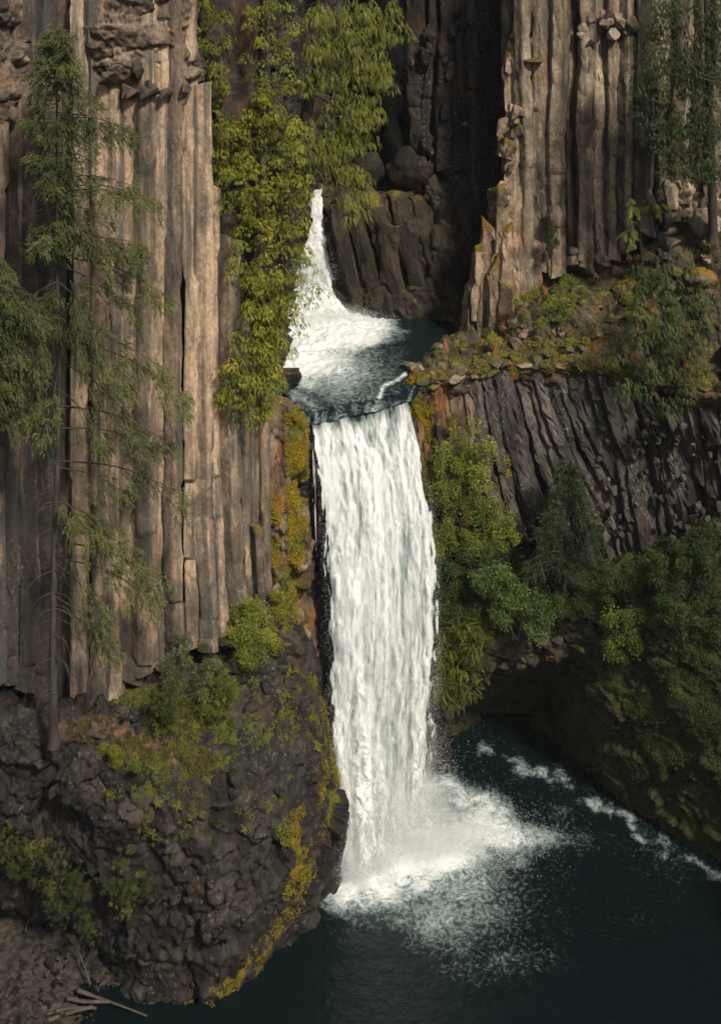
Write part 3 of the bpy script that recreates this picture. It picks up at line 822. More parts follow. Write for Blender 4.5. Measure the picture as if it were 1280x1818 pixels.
for k in range(46):
    t = rg.random()
    x = 850 + t * 225
    y = np.interp(x, [850, 900, 960, 1050, 1080], [1205, 1175, 1150, 1140, 1120]) + rg.uniform(-14, 14)
    s = rg.uniform(.2, .5)
    rock(P(x, y, 63.3 + rg.uniform(-.2, .4)), (s * 1.3, s, s * .7), M['bulge'], lipg, rg, 'stone', mossy=rg.random() < .3)

# ------------------------------------------------------------------ gravel bank
gx, gy = np.meshgrid(np.linspace(-22, -9.0, 170), np.linspace(47.2, 55.5, 125))
edge = -13.0 + .5 * np.sin(gy * 1.3) + (gy - 49) * -.15
z = -23.35 - .75 * sstep(-2.6, 1.2, gx - edge) + .25 * sstep(50, 55, gy)
G = np.stack([gx, gy, z], -1)
h, e, r_ = facets(G * 4.6, 12, .8)
G[..., 2] += .10 * h + .12 * fbm(G * .9, 3, 2) - .05 * (1 - sstep(0, .2, e))
TONE['last'] = 2.0 * (r_ - .5)
gravel = sheet('gravel_bank', G, M['gravel'], kind='structure', label='grey gravel bank under the mound at the water edge', cat='gravel')
rg = np.random.default_rng(98)
for k in range(150):
    x, y = rg.uniform(-10, 165), rg.uniform(1640, 1816)
    Y = 48.3 * 1950 / (y + 92)
    p = P(x, y, Y)
    if p[0] > -13.2 - (p[1] - 49) * .15: continue
    s = rg.uniform(.06, .17) if k > 6 else rg.uniform(.2, .36)
    rock(p + [0, 0, .0], (s * 1.2, s, s * .6), M['gravel'], gravel, rg, 'stone')

# unseen wall added outside the frame, height set to shade the lower right
ctl = [[(23.5 + 1.2 * i, 57 - 7.5 * j, z) for j, i in ((0, 0), (1, .6), (2, 1.0), (3, 1.6), (4, 2.6))] for z in (-25, -20, -14, -8, -4)]
ctl = np.array(ctl, float); ctl[:, :, 0] += np.array([0, -.8, .6, 2.0, 5.0])[:, None]
G = catmull(ctl, 90); G = catmull(G.transpose(1, 0, 2), 150).transpose(1, 0, 2)
N = grid_normals(G); N = -N if N[..., 0].mean() > 0 else N
G = G + N * rough((1.4, 1.4, 1.8), .6, seed=99)(G, N)[..., None]
sheet('added_shade_wall', G, M['bank'], kind='structure', label='unseen mossy wall added to shade the lower right', cat='cliff', attr_fn=moss_up(.6, .1))

boulder('boulder', P(1244, 492, 65.2), (.95, .8, .5), M['shelf'], 12, 'rounded orange mossed boulder on the shelf under the dark corner cedar', .8, .75)
boulder('boulder', P(1250, 395, 67.2), (1.0, .8, .9), M['right'], 15, 'pale grey boulder at the foot of the right column cliff', .1)
boulder('boulder', P(985, 385, 69.3), (.5, .45, .75), M['right'], 18, 'blue grey block lodged among the right cliff columns', .1)
boulder('boulder', P(468, 1245, 54.6), (.75, .6, .65), M['mound'], 21, 'large rounded dark boulder at the top of the mound beside the mossy edge', .1)
boulder('boulder', P(28, 1763, 51.0), (.38, .34, .2), M['gravel'], 24, 'smooth grey boulder lying in the gravel at the water edge', .0)
# ------------------------------------------------------------------ water
def pool_mat(name, deep, foam_scale):
    t = NT(name)
    p = t.pos()
    f = t.attr('foam')
    warp = t.n('ShaderNodeTexNoise'); t.link(p, warp.inputs['Vector']); warp.inputs['Scale'].default_value = 0.7; warp.inputs['Detail'].default_value = 3
    off = t.n('ShaderNodeVectorMath', operation='MULTIPLY_ADD')
    t.link(warp.outputs['Color'], off.inputs[0]); off.inputs[1].default_value = (0.9, 0.9, 0); t.link(p, off.inputs[2])
    q = off.outputs[0]
    n1 = t.noise(q, foam_scale * 1.4, 7, 0.72, 0.3)
    rid = t.math('SUBTRACT', 1.0, t.math('MULTIPLY', t.math('ABSOLUTE', t.math('SUBTRACT', n1, 0.5)), 5.0))
    n2 = t.noise(q, foam_scale * 4.5, 5, 0.72, 0.2)
    lacy = t.math('ADD', t.math('MULTIPLY', rid, 0.45), t.math('MULTIPLY', n2, 0.90))
    s = t.math('ADD', f, t.math('MULTIPLY', t.math('SUBTRACT', lacy, 0.66), 0.95))
    m = t.smooth(s, 0.36, 0.95)
    foamcol = t.mix(t.smooth(s, 0.6, 1.2), (0.30, 0.36, 0.35), (0.70, 0.72, 0.70))
    milky = t.smooth(f, 0.2, 0.85)
    base = t.mix(milky, deep, (0.075, 0.135, 0.13))
    c = t.mix(m, base, foamcol)
    wv = t.noise(t.scaled(p, (1, 1.4, 1)), 2.6, 5, 0.6, 0.5)
    h = t.math('ADD', wv, t.math('MULTIPLY', t.math('MULTIPLY', n2, m), 1.5))
    nb = t.bump(h, 0.5, 0.18)
    ro = t.math('ADD', 0.10, t.math('MULTIPLY', m, 0.6))
    b = t.principled(c, ro, nb, 0.5)
    b.inputs['IOR'].default_value = 1.33
    return t.done(b.outputs[0])
M['lower_pool'] = pool_mat('dark teal pool water', (0.0022, 0.0072, 0.0075), 1.1)
M['upper_pool'] = pool_mat('rushing teal water', (0.0042, 0.0115, 0.0125), 1.0)

def fall_mat(name, lo, hi, a0, a1, gs=5.0, vs=1.35, k_st=0.8, k_gr=0.65, wet=(0.02, 0.035, 0.035)):
    """falling water: bright strands and clumps over grey-green glassy water, torn open where the sheet thins"""
    t = NT(name)
    p = t.pos()
    wp = t.n('ShaderNodeTexNoise'); t.link(t.scaled(p, (1, 1, .5)), wp.inputs['Vector']); wp.inputs['Scale'].default_value = 0.9; wp.inputs['Detail'].default_value = 2
    of = t.n('ShaderNodeVectorMath', operation='MULTIPLY_ADD')
    t.link(wp.outputs['Color'], of.inputs[0]); of.inputs[1].default_value = (.35, .35, 1.2); t.link(p, of.inputs[2])
    q = of.outputs[0]
    st = t.noise(t.scaled(q, (1.7, 1.7, 0.07)), 1.0, 4, 0.62)
    gr = t.noise(t.scaled(q, (gs, gs, vs)), 1.0, 6, 0.68)
    fi = t.noise(t.scaled(q, (gs * 3.2, gs * 3.2, vs * 0.55)), 1.0, 2, 0.6)
    d = t.math('ADD', t.math('MULTIPLY', st, k_st), t.math('ADD', t.math('MULTIPLY', gr, k_gr), t.math('MULTIPLY', fi, 0.28)))
    d = t.math('ADD', d, 0.8 - .5 * (k_st + k_gr + .28))
    d0 = d
    d = t.math('ADD', d, t.math('MULTIPLY', t.attr('body'), 0.3))
    col = t.ramp(d, [(0.40, wet), (0.64, lo), (0.90, hi)])
    nb = t.bump(t.math('ADD', gr, t.math('MULTIPLY', fi, 0.4)), 0.16, 0.2)
    dif = t.n('ShaderNodeBsdfDiffuse'); t.link(col, dif.inputs[0]); t.link(nb, dif.inputs['Normal'])
    trl = t.n('ShaderNodeBsdfTranslucent'); t.link(col, trl.inputs[0])
    mx = t.n('ShaderNodeMixShader'); mx.inputs[0].default_value = 0.3
    t.link(dif.outputs[0], mx.inputs[1]); t.link(trl.outputs[0], mx.inputs[2])
    sh = mx.outputs[0]
    al = t.smooth(t.math('ADD', d0, t.math('SUBTRACT', t.attr('cover'), 1.0)), a0, a1)
    tr = t.n('ShaderNodeBsdfTransparent')
    m2 = t.n('ShaderNodeMixShader'); t.link(al, m2.inputs[0]); t.link(tr.outputs[0], m2.inputs[1]); t.link(sh, m2.inputs[2])
    return t.done(m2.outputs[0])
M['fall_back'] = fall_mat('falling water body', (0.30, 0.35, 0.33), (0.82, 0.84, 0.82), 0.30, 0.6, 2.6, 0.5, k_st=1.0, k_gr=1.0)
M['fall_front'] = fall_mat('falling white water', (0.70, 0.74, 0.72), (0.90, 0.91, 0.90), 0.62, 1.10, 3.4, 0.6, k_st=.7, k_gr=1.0)
M['fall_thin'] = fall_mat('thin water strands', (0.25, 0.3, 0.28), (0.7, 0.73, 0.71), 0.72, 0.98, 9, 0.4)
t = NT('spray droplets')
dd = t.n('ShaderNodeBsdfDiffuse'); dd.inputs[0].default_value = (.84, .86, .84, 1)
dt = t.n('ShaderNodeBsdfTranslucent'); dt.inputs[0].default_value = (.84, .86, .84, 1)
dm = t.n('ShaderNodeMixShader'); dm.inputs[0].default_value = 0.5
t.link(dd.outputs[0], dm.inputs[1]); t.link(dt.outputs[0], dm.inputs[2])
M['spray'] = t.done(dm.outputs[0])

def fall_sheet(name, L, R, nu, nv, mat, parent, out=0.0, bow=0.35, relief=0.16, seed=0, cover_edge=0.045, top_body=0.0, shift=(0, 0), streaky=1.0, ends=(0.02, 0.06), extra_cover=0.0, ragged=0.0, veil=0.0):
    Lw = catmull(np.array([P(*c) for c in L]), nv); Rw = catmull(np.array([P(*c) for c in R]), nv)
    vv = np.linspace(0, 1, nv)
    for E, sg in ((Lw, -1), (Rw, 1)):
        wob = fbm(np.stack([vv * 14 + seed * 3 + sg, 0 * vv, 0 * vv + seed], -1), 4, seed + 60 + sg, gain=.6)
        E += (Rw - Lw) / np.linalg.norm(Rw - Lw, axis=1)[:, None] * (sg * ragged * wob * sstep(.03, .3, vv))[:, None]
    u = np.linspace(0, 1, nu)[None, :, None]
    G = Lw[:, None] * (1 - u) + Rw[:, None] * u
    W = np.linalg.norm(Rw - Lw, axis=1).mean(); H = np.linalg.norm(np.diff((Lw + Rw) / 2, axis=0), axis=1).sum()
    lat = Rw[nv // 3] - Lw[nv // 3]; lat[2] = 0; lat /= np.linalg.norm(lat)
    nrm = np.array([lat[1], -lat[0], 0.0])
    if nrm[1] > 0: nrm = -nrm
    v = np.linspace(0, 1, nv)[:, None]; uu = u[..., 0]
    ql = np.stack(np.broadcast_arrays(uu * W * 1.2 + seed, v * H * .10, np.full((1, 1), seed * 1.7)), -1)
    qg = np.stack(np.broadcast_arrays(uu * W * 3.2 + seed, v * H * .85, np.full((1, 1), seed * 2.3)), -1)
    st = fbm(ql, 3, seed + 2); gr = fbm(qg, 4, seed + 5)
    grow = sstep(0, .35, v)
    d = out * sstep(0, .12, v) + bow * np.sin(np.pi * uu) * sstep(0, .2, v) + relief * streaky * 1.6 * st * grow + relief * gr * (0.35 + .65 * grow)
    G = G + nrm * d[..., None]
    jag = (.5 * st + .6 * gr)
    eu = np.minimum(uu, 1 - uu) / cover_edge + (.9 * st + 1.7 * gr) * (.25 + grow) - .15 * grow
    v0 = ends[0] * (1 + 1.7 * fbm(np.stack(np.broadcast_arrays(uu * W * .9 + seed, 0 * uu, 0 * uu), -1), 3, seed + 77))
    ev = np.minimum((v - v0) / (ends[0] * .8), (1 - v) / ends[1]) + .4 * jag
    cover = np.clip(np.minimum(eu, ev), -.6, 1.0) * 1.1 - .1 + extra_cover + veil * st
    body = st * .8 + top_body * (1 - sstep(.01, .07, v + .03 * gr))
    return mesh_np(name, G.reshape(-1, 3), grid_faces(nv, nu), mat, parent, {'cover': cover.ravel(), 'body': np.broadcast_to(body, cover.shape).ravel()}), G

FALL_L = [(548, 748, 58.72), (556, 800, 58.4), (566, 900, 58.1), (572, 1000, 57.9), (578, 1150, 57.8), (583, 1280, 57.8), (590, 1370, 57.7), (602, 1450, 57.7), (596, 1560, 57.6)]
FALL_R = [(728, 708, 61.75), (748, 800, 61.7), (766, 900, 61.5), (776, 1000, 61.4), (777, 1120, 61.4), (770, 1220, 61.5), (762, 1320, 61.8), (757, 1400, 62.2), (775, 1450, 62.6)]
lower_fall = empty('lower_waterfall', (0, 0, 0), kind='structure', label='tall white waterfall plunging from the lip into the lower pool', cat='waterfall')
fall_sheet('water_body', FALL_L, FALL_R, 90, 240, M['fall_back'], lower_fall, seed=3, relief=.17, top_body=-1.2, ends=(.001, .05), ragged=.25)
_, GF = fall_sheet('white_water', FALL_L, FALL_R, 120, 330, M['fall_front'], lower_fall, out=.28, seed=8, relief=.22, cover_edge=.10, ends=(.055, .12), ragged=.5, veil=.5)
fall_sheet('white_water', [(x - 6, y, Y - .4) for x, y, Y in FALL_L[2:]], [(x + 8, y, Y - .4) for x, y, Y in FALL_R[2:]], 120, 300, M['fall_front'], lower_fall, out=.3, seed=15, relief=.3, ragged=.7, veil=.5, cover_edge=.15, ends=(.25, .05), extra_cover=-.04)
fall_sheet('side_stream', [(583, 1275, 57.3), (594, 1340, 56.9), (612, 1410, 56.8), (632, 1460, 56.8), (640, 1500, 57)], [(606, 1275, 57.5), (622, 1340, 57.2), (640, 1410, 57.1), (668, 1460, 57.2), (690, 1500, 57.4)], 50, 110, M['fall_front'], lower_fall, seed=21, relief=.22, bow=.25, cover_edge=.3, extra_cover=-.05)
rg = np.random.default_rng(120)
for k in range(9):                                                  # thin strands left of the sheet
    x = 546 + k * 3.2 + rg.uniform(-1, 1); w = rg.uniform(1.5, 3.5)
    y1 = rg.uniform(860, 1010)
    fall_sheet('water_strand', [(x, 748, 58.75), (x + 4, 800, 58.6), (x + 8, y1, 58.5)], [(x + w, 748, 58.8), (x + 4 + w, 800, 58.65), (x + 8 + w, y1, 58.55)], 6, 90, M['fall_thin'], lower_fall, seed=30 + k, relief=.05, bow=.03, cover_edge=.4, extra_cover=.05)

upper_fall = empty('upper_waterfall', (0, 0, 0), kind='structure', label='narrow white upper waterfall sliding down beside the brown rock bulge', cat='waterfall')
UL = [(560, 336, 79), (552, 348, 78), (538, 400, 77), (518, 450, 76.3), (498, 520, 75.6), (470, 585, 74)]
UR = [(574, 334, 79), (572, 346, 78), (574, 400, 77.2), (584, 450, 76.6), (606, 530, 75.8), (650, 572, 74.2)]
fall_sheet('water_body', UL, UR, 70, 150, M['fall_back'], upper_fall, seed=41, relief=.15, extra_cover=.2, top_body=.3)
fall_sheet('white_water', UL, UR, 80, 160, M['fall_front'], upper_fall, seed=44, relief=.18, out=.3, extra_cover=.1, cover_edge=.16, ragged=.4)
fall_sheet('far_cascade', [(590, 182, 84), (588, 200, 83.8), (586, 222, 83.5)], [(612, 182, 84), (614, 200, 83.8), (614, 222, 83.5)], 30, 60, M['fall_front'], upper_fall, seed=47, relief=.15, cover_edge=.4, ends=(.3, .4), extra_cover=-.02, ragged=.5)

# pools: the foam field follows the currents
def foam_lower(px, py, G):
    w1 = fbm(G * np.array([.35, .35, 0]) + 3, 4, 51); w2 = fbm(G * np.array([.35, .35, 0]) + 31, 4, 52)
    x = px + 70 * w1; y = py + 55 * w2
    e = lambda cx, cy, rx, ry: np.clip(1 - np.hypot((x - cx) / rx, (y - cy) / ry), 0, 1)
    f = 1.75 * e(715, 1500, 240, 105)
    f = np.maximum(f, 1.25 * e(850, 1480, 230, 80))
    f = np.maximum(f, 1.1 * e(645, 1570, 120, 70))
    f = np.maximum(f, .8 * e(765, 1565, 230, 95))
    f = np.maximum(f, .56 * e(790, 1620, 290, 120))
    f = np.maximum(f, .62 * near_line(x, y, [(850, 1332), (950, 1358), (1040, 1420), (1100, 1455), (1180, 1500), (1300, 1580)], 26) * sstep(-.5, .25, fbm(G * np.array([.9, .9, 0]), 3, 63)))
    f = np.maximum(f, .8 * near_line(x, y, [(755, 1385), (800, 1405), (850, 1440)], 38))
    f = np.maximum(f, .33 * e(880, 1700, 220, 90))
    fl = .16 + .16 * w1
    return np.clip(np.maximum(f, fl * sstep(1900, 1500, py)), 0, 1.5)
def foam_upper(px, py, G):
    w1 = fbm(G * np.array([.45, .3, 0]) + 3, 4, 53); w2 = fbm(G * np.array([.45, .3, 0]) + 31, 4, 54)
    x = px + 45 * w1; y = py + 28 * w2
    e = lambda cx, cy, rx, ry: np.clip(1 - np.hypot((x - cx) / rx, (y - cy) / ry), 0, 1)
    f = 2.4 * e(560, 585, 180, 70)
    f = np.maximum(f, 1.5 * e(530, 640, 150, 75))
    f = np.maximum(f, .72 * e(600, 660, 190, 90))
    f = np.maximum(f, .55 * near_line(x, y, [(520, 690), (545, 720), (565, 742)], 36))
    f = np.maximum(f, .85 * near_line(px + 9 * w1, py + 8 * w2, [(724, 662), (694, 682), (678, 690), (676, 706)], 8))
    return np.clip(np.maximum(f, .30 * sstep(800, 620, px)), 0, 1.5)
def pool(name, x0, x1, y0, y1, z0, step, foam, mat, label, amp):
    gx, gy = np.meshgrid(np.arange(x0, x1, step), np.arange(y0, y1, step))
    G = np.stack([gx, gy, np.full(gx.shape, z0)], -1)
    px, py = PIX(G)
    f = foam(px, py, G)
    wv = fbm(G * np.array([.9, 1.2, 0]), 4, 57)
    ch = fbm(G * np.array([3.6, 4.2, 0]), 3, 58, gain=.65)
    G[..., 2] += amp * wv * (.6 + f) + amp * ch * (.25 + 1.2 * np.minimum(f, 1)) + .30 * sstep(.8, 1.5, f) * (.5 + .8 * ch)
    return mesh_np(name, G.reshape(-1, 3), grid_faces(*gx.shape), mat, None, {'foam': f.ravel()}, label=label, cat='water', kind='structure'), G
pool('lower_pool', -16, 30, 42, 70.5, -24.0, .15, foam_lower, M['lower_pool'], 'dark teal plunge pool with white foam round the fall', .10)
# the upper pool, cut off along the lip
gx, gy = np.meshgrid(np.linspace(0, 1, 120), np.linspace(0, 1, 160))
near = np.array([P(497, 690, 62.2), P(515, 712, 60.6), P(540, 741, 58.6), P(580, 735, 59.1), P(612, 727, 59.6), P(660, 718, 60.3), P(727, 700, 61.7), P(742, 686, 62.7)])
near = catmull(near, 120)
near[:, 1] += .35 * fbm(np.stack([near[:, 0] * .9, 0 * near[:, 0], 0 * near[:, 0]], -1), 3, 66)
far = np.stack([np.linspace(-9, 11, 120), np.full(120, 79.0), np.zeros(120)], -1)
G = near[None] * (1 - gy[..., None]) + far[None] * gy[..., None]
G[..., 2] = 0.0
px, py = PIX(G)
f = foam_upper(px, py, G)
lat_n = fbm(np.stack([gx * 16, gy * 3, 0 * gx], -1), 4, 67, gain=.6)
f = np.maximum(f, (.30 + .75 * lat_n) * sstep(.22, .02, gy))
f = np.where(gy < .05, f * .75 + .3 * sstep(.05, .0, gy) * (.1 + 1.8 * lat_n), f)
wv = fbm(G * np.array([1.2, .8, 0]), 4, 59); ch = fbm(G * np.array([2.6, 1.8, 0]), 4, 60)
G[..., 2] += .12 * wv * (.6 + f) + .10 * ch * (.4 + f) - .45 * np.exp(-gy * 34) + .3 * sstep(.9, 1.5, f) * (.4 + .5 * ch)
mesh_np('upper_pool', G.reshape(-1, 3), grid_faces(160, 120), M['upper_pool'], None, {'foam': f.ravel()}, label='churning teal pool with foam above the lip', cat='water', kind='structure')

# flying droplets: the torn edges, the broken front and the foot of the fall
rg = np.random.default_rng(130)
def droplets(name, C, S, parent):
    n = len(C)
    A = rg.normal(size=(n, 3, 3)); A /= np.linalg.norm(A, axis=2)[..., None]
    V = C[:, None] + A * S[:, None, None] * 1.5
    return mesh_np(name, V.reshape(-1, 3), np.arange(3 * n).reshape(-1, 3), M['spray'], parent, smooth=False, kind='stuff')
nv, nu = GF.shape[:2]
lat = np.array([.86, .51, 0]); fwd = np.array([.51, -.86, 0])
n = 26000
side = rg.random(n) < .6
uu = np.where(side, 1 - np.abs(rg.normal(0, .06, n)), np.abs(rg.normal(0, .045, n)))
vi = (nv * rg.beta(2.0, 1.1, n)).astype(int).clip(20, nv - 1)
C = GF[vi, (uu.clip(0, 1) * (nu - 1)).astype(int)]
C = C + lat * (np.where(side, 1, -.5) * rg.gamma(1.0, .16, n) * (.3 + 1.3 * vi / nv))[:, None] + rg.normal(0, .15, (n, 3)) * (.3 + vi / nv)[:, None]
droplets('spray', C, rg.uniform(.006, .014, n), lower_fall)
n = 45000                                                            # ragged water flying in front of the sheet
vi = (nv * rg.beta(1.5, 1.0, n)).astype(int).clip(30, nv - 1); ui = rg.integers(2, nu - 2, n)
C = GF[vi, ui]
cl = fbm(C * np.array([2.2, 2.2, .7]), 3, 88)
C = C + fwd * (rg.gamma(1.2, .12, n) * (.3 + vi / nv))[:, None] + rg.normal(0, .05, (n, 3))
keep = rg.random(n) < sstep(-.15, .35, cl)
droplets('spray', C[keep], rg.uniform(.007, .016, keep.sum()), lower_fall)
n = 110000                                                           # the sheet turns to spray towards the pool
vi = (nv * (1 - rg.gamma(1.1, .13, n))).astype(int).clip(nv // 4, nv - 1); ui = rg.integers(0, nu, n)
C = GF[vi, ui] + fwd * rg.gamma(1.2, .22, n)[:, None] + lat * rg.normal(0, .25, n)[:, None] + np.array([0, 0, 1]) * rg.normal(0, .3, n)[:, None]
cl = fbm(C * np.array([1.1, 1.1, .5]), 3, 95)
keep = rg.random(n) < sstep(-.35, .35, cl)
droplets('spray', C[keep], rg.uniform(.008, .016, keep.sum()), lower_fall)
def burst(px, py, Y, n, rx, ry, rz, lift=0.0):
    q = rg.normal(size=(n, 3)) * np.array([rx, ry, rz])
    q[:, 2] = np.abs(q[:, 2])
    C = P(px, py, Y) + q
    C[:, 2] = np.maximum(C[:, 2], -23.95) + lift
    cl = fbm(C * np.array([.9, .9, .8]), 4, 91)
    k = rg.random(n) < sstep(-.35, .3, cl)
    return C[k]
foot = [burst(610 + 155 * s, 1550 - 105 * s, 57.6 + 4.6 * s, 16000, .8, .5, 1.5) for s in np.linspace(0, 1, 7)]
C = np.concatenate(foot + [burst(680, 1510, 59.2, 50000, 1.6, .8, 1.1), burst(760, 1500, 60.4, 34000, 2.0, 1.1, .7), burst(840, 1490, 60.4, 26000, 1.8, 1.0, .35), burst(640, 1550, 58.2, 34000, .8, .6, .7), burst(690, 1480, 59.3, 40000, 1.7, .8, 2.2)])
droplets('spray', C, rg.uniform(.010, .022, len(C)), lower_fall)
def burst2(px, py, Y, n, rx, ry, rz):
    q = rg.normal(size=(n, 3)) * np.array([rx, ry, rz]); q[:, 2] = np.abs(q[:, 2])
    return P(px, py, Y) + q
C = np.concatenate([burst2(560, 572, 73.6, 26000, 1.7, .8, .45), burst2(600, 565, 74, 12000, 1.3, .6, .3), burst2(545, 500, 75.3, 14000, .9, .4, 1.2)])
C[:, 2] = np.maximum(C[:, 2], .02)
droplets('spray', C, rg.uniform(.010, .020, len(C)), upper_fall)

# mist hanging over the foot of the fall
def mist(name, loc, rad, dens, label, seed):
    bm = bmesh.new(); bmesh.ops.create_icosphere(bm, subdivisions=3, radius=1)
    me = bpy.data.meshes.new(name); bm.to_mesh(me); bm.free()
    o = bpy.data.objects.new(name, me); COL.objects.link(o)
    o.location = loc; o.scale = rad
    t = NT(name + ' vapour')
    oc = t.n('ShaderNodeTexCoord').outputs['Object']
    ln = t.n('ShaderNodeVectorMath', operation='LENGTH'); t.link(oc, ln.inputs[0])
    fo = t.smooth(ln.outputs['Value'], 1.0, 0.1)
    nz = t.noise(t.scaled(oc, (1.6, 1.6, 1.6)), 1.0, 3, 0.55)
    d = t.math('MULTIPLY', t.math('MULTIPLY', fo, t.smooth(nz, 0.36, 0.62)), dens)
    v = t.n('ShaderNodeVolumePrincipled'); v.inputs['Color'].default_value = (.95, .97, .97, 1); v.inputs['Anisotropy'].default_value = 0.2
    t.link(d, v.inputs['Density'])
    t.link(v.outputs[0], t.out.inputs['Volume'])
    me.materials.append(t.m)
    tag(o, label, 'mist', None, 'stuff')
    return o
mist('mist', P(745, 1480, 59.5), (4.6, 3.0, 3.2), 0.42, 'white mist boiling up at the foot of the tall fall', 1)
mist('mist', P(690, 1400, 58.6), (3.4, 2.0, 7.0), 0.12, 'thin veil of spray drifting in front of the lower half of the fall', 2)

# thin haze box added to lift the black tones
bm = bmesh.new(); bmesh.ops.create_cube(bm, size=1)
me = bpy.data.meshes.new('added_haze'); bm.to_mesh(me); bm.free()
hz = bpy.data.objects.new('added_haze', me); COL.objects.link(hz)
hz.location = (0, 45, 12); hz.scale = (150, 120, 78)
t = NT('tone lift haze'); v = t.n('ShaderNodeVolumePrincipled'); v.inputs['Color'].default_value = (.93, .96, 1, 1); v.inputs['Density'].default_value = 0.0001
t.link(v.outputs[0], t.out.inputs['Volume']); me.materials.append(t.m)
tag(hz, 'thin haze added to lift the black tones', 'added_haze', None, 'stuff')
# ------------------------------------------------------------------ foliage kit
def leaf_mat(name, stops, trans=0.3, rough=0.6, spec=0.25):
    t = NT(name)
    f = t.math('ADD', t.attr('tint'), t.math('MULTIPLY', t.math('SUBTRACT', t.noise(t.pos(), 0.9, 4, 0.6), 0.5), 0.55))
    c = t.ramp(f, stops)
    b = t.principled(c, rough, None, spec)
    tl = t.n('ShaderNodeBsdfTranslucent'); t.link(t.mix(0.4, c, (0.3, 0.34, 0.04), 'MIX'), tl.inputs[0])
    mx = t.n('ShaderNodeMixShader'); mx.inputs[0].default_value = trans
    t.link(b.outputs[0], mx.inputs[1]); t.link(tl.outputs[0], mx.inputs[2])
    return t.done(mx.outputs[0])
M['cedar'] = leaf_mat('yellow green cedar', [(0.1, (0.03, 0.042, 0.006)), (0.45, (0.13, 0.15, 0.016)), (0.8, (0.285, 0.29, 0.032)), (1.0, (0.38, 0.31, 0.04))])
M['hemlock'] = leaf_mat('olive hanging cedar', [(0.1, (0.035, 0.045, 0.010)), (0.5, (0.115, 0.135, 0.024)), (0.9, (0.22, 0.23, 0.045))])
M['spruce'] = leaf_mat('grey green spruce', [(0.1, (0.02, 0.027, 0.010)), (0.5, (0.065, 0.078, 0.026)), (0.9, (0.15, 0.16, 0.055))], trans=.2)
M['dark_spruce'] = leaf_mat('dark green spruce', [(0.1, (0.009, 0.016, 0.007)), (0.5, (0.025, 0.040, 0.014)), (0.9, (0.055, 0.075, 0.022))], trans=.2)
M['shrub'] = leaf_mat('green shrub leaves', [(0.1, (0.035, 0.05, 0.010)), (0.5, (0.125, 0.155, 0.022)), (0.9, (0.26, 0.28, 0.042))])
M['deep_shrub'] = leaf_mat('deep green leaves', [(0.1, (0.012, 0.022, 0.007)), (0.5, (0.035, 0.055, 0.014)), (0.9, (0.075, 0.10, 0.025))])
M['maple'] = leaf_mat('fresh green leaves', [(0.1, (0.03, 0.055, 0.012)), (0.5, (0.075, 0.12, 0.028)), (0.9, (0.15, 0.20, 0.055))], rough=.45)
M['yellow'] = leaf_mat('yellow green leaves', [(0.1, (0.06, 0.07, 0.008)), (0.5, (0.18, 0.18, 0.016)), (0.9, (0.36, 0.32, 0.03))])
M['moss'] = leaf_mat('golden moss', [(0.1, (0.05, 0.052, 0.005)), (0.5, (0.20, 0.165, 0.012)), (0.85, (0.38, 0.25, 0.014)), (1.0, (0.40, 0.17, 0.012))])
M['fern'] = leaf_mat('fern fronds', [(0.1, (0.03, 0.04, 0.006)), (0.5, (0.10, 0.11, 0.014)), (0.9, (0.22, 0.20, 0.03))])
M['grass'] = leaf_mat('dry grass', [(0.1, (0.05, 0.045, 0.015)), (0.5, (0.11, 0.085, 0.035)), (0.9, (0.2, 0.15, 0.07))])
t = NT('grey bark'); bp = t.pos()
M['bark'] = t.done(t.principled(t.ramp(t.noise(t.scaled(bp, (6, 6, 1)), 1, 6, .65), [(0.25, (0.016, 0.013, 0.010)), (0.55, (0.05, 0.041, 0.033)), (0.85, (0.12, 0.105, 0.088))]), .9, t.bump(t.noise(t.scaled(bp, (9, 9, 1.5)), 1, 6, .7), .7, .05)).outputs[0])
t = NT('bleached wood'); bp = t.pos()
M['wood'] = t.done(t.principled(t.ramp(t.noise(t.scaled(bp, (2, 6, 6)), 1, 5, .6), [(0.25, (0.03, 0.023, 0.017)), (0.6, (0.075, 0.057, 0.042)), (0.9, (0.15, 0.122, 0.095))]), .85, t.bump(t.noise(t.scaled(bp, (2, 12, 12)), 1, 5, .7), .5, .03)).outputs[0])

def T_frond(seed, pairs=6, length=1.0, width=.42, droop=.5, lw=.075):
    """flat drooping spray of scale leaves, axis +x, face +z"""
    rg = np.random.default_rng(seed)
    V, F = [], []
    def add(a, b, w, nrm):
        d = b - a; s = np.cross(nrm, d); s /= max(np.linalg.norm(s), 1e-6)
        k = len(V); m = a + d * .5
        V.extend([a + s * w * 1.1, b, a - s * w * 1.1]); F.append((k, k + 1, k + 2))
    ax = lambda t: np.array([t * length * (1 - .12 * t), 0, -droop * t * t * length])
    for i in range(pairs):
        t = .08 + .82 * i / (pairs - 1)
        L = width * (1 - .55 * t) * rg.uniform(.8, 1.2)
        for s in (-1, 1):
            a = ax(t)
            b = a + np.array([L * rg.uniform(.55, .85), s * L * rg.uniform(.6, .85), -L * rg.uniform(.15, .5)])
            add(a, b, lw * rg.uniform(.7, 1.2), np.array([rg.normal(0, .25), rg.normal(0, .25), 1.0]))
    add(ax(.0), ax(.55), lw * .5, np.array([0, 0, 1.0])); add(ax(.5), ax(1.08), lw * .8, np.array([0, 0, 1.0]))
    return np.array(V), np.array(F)

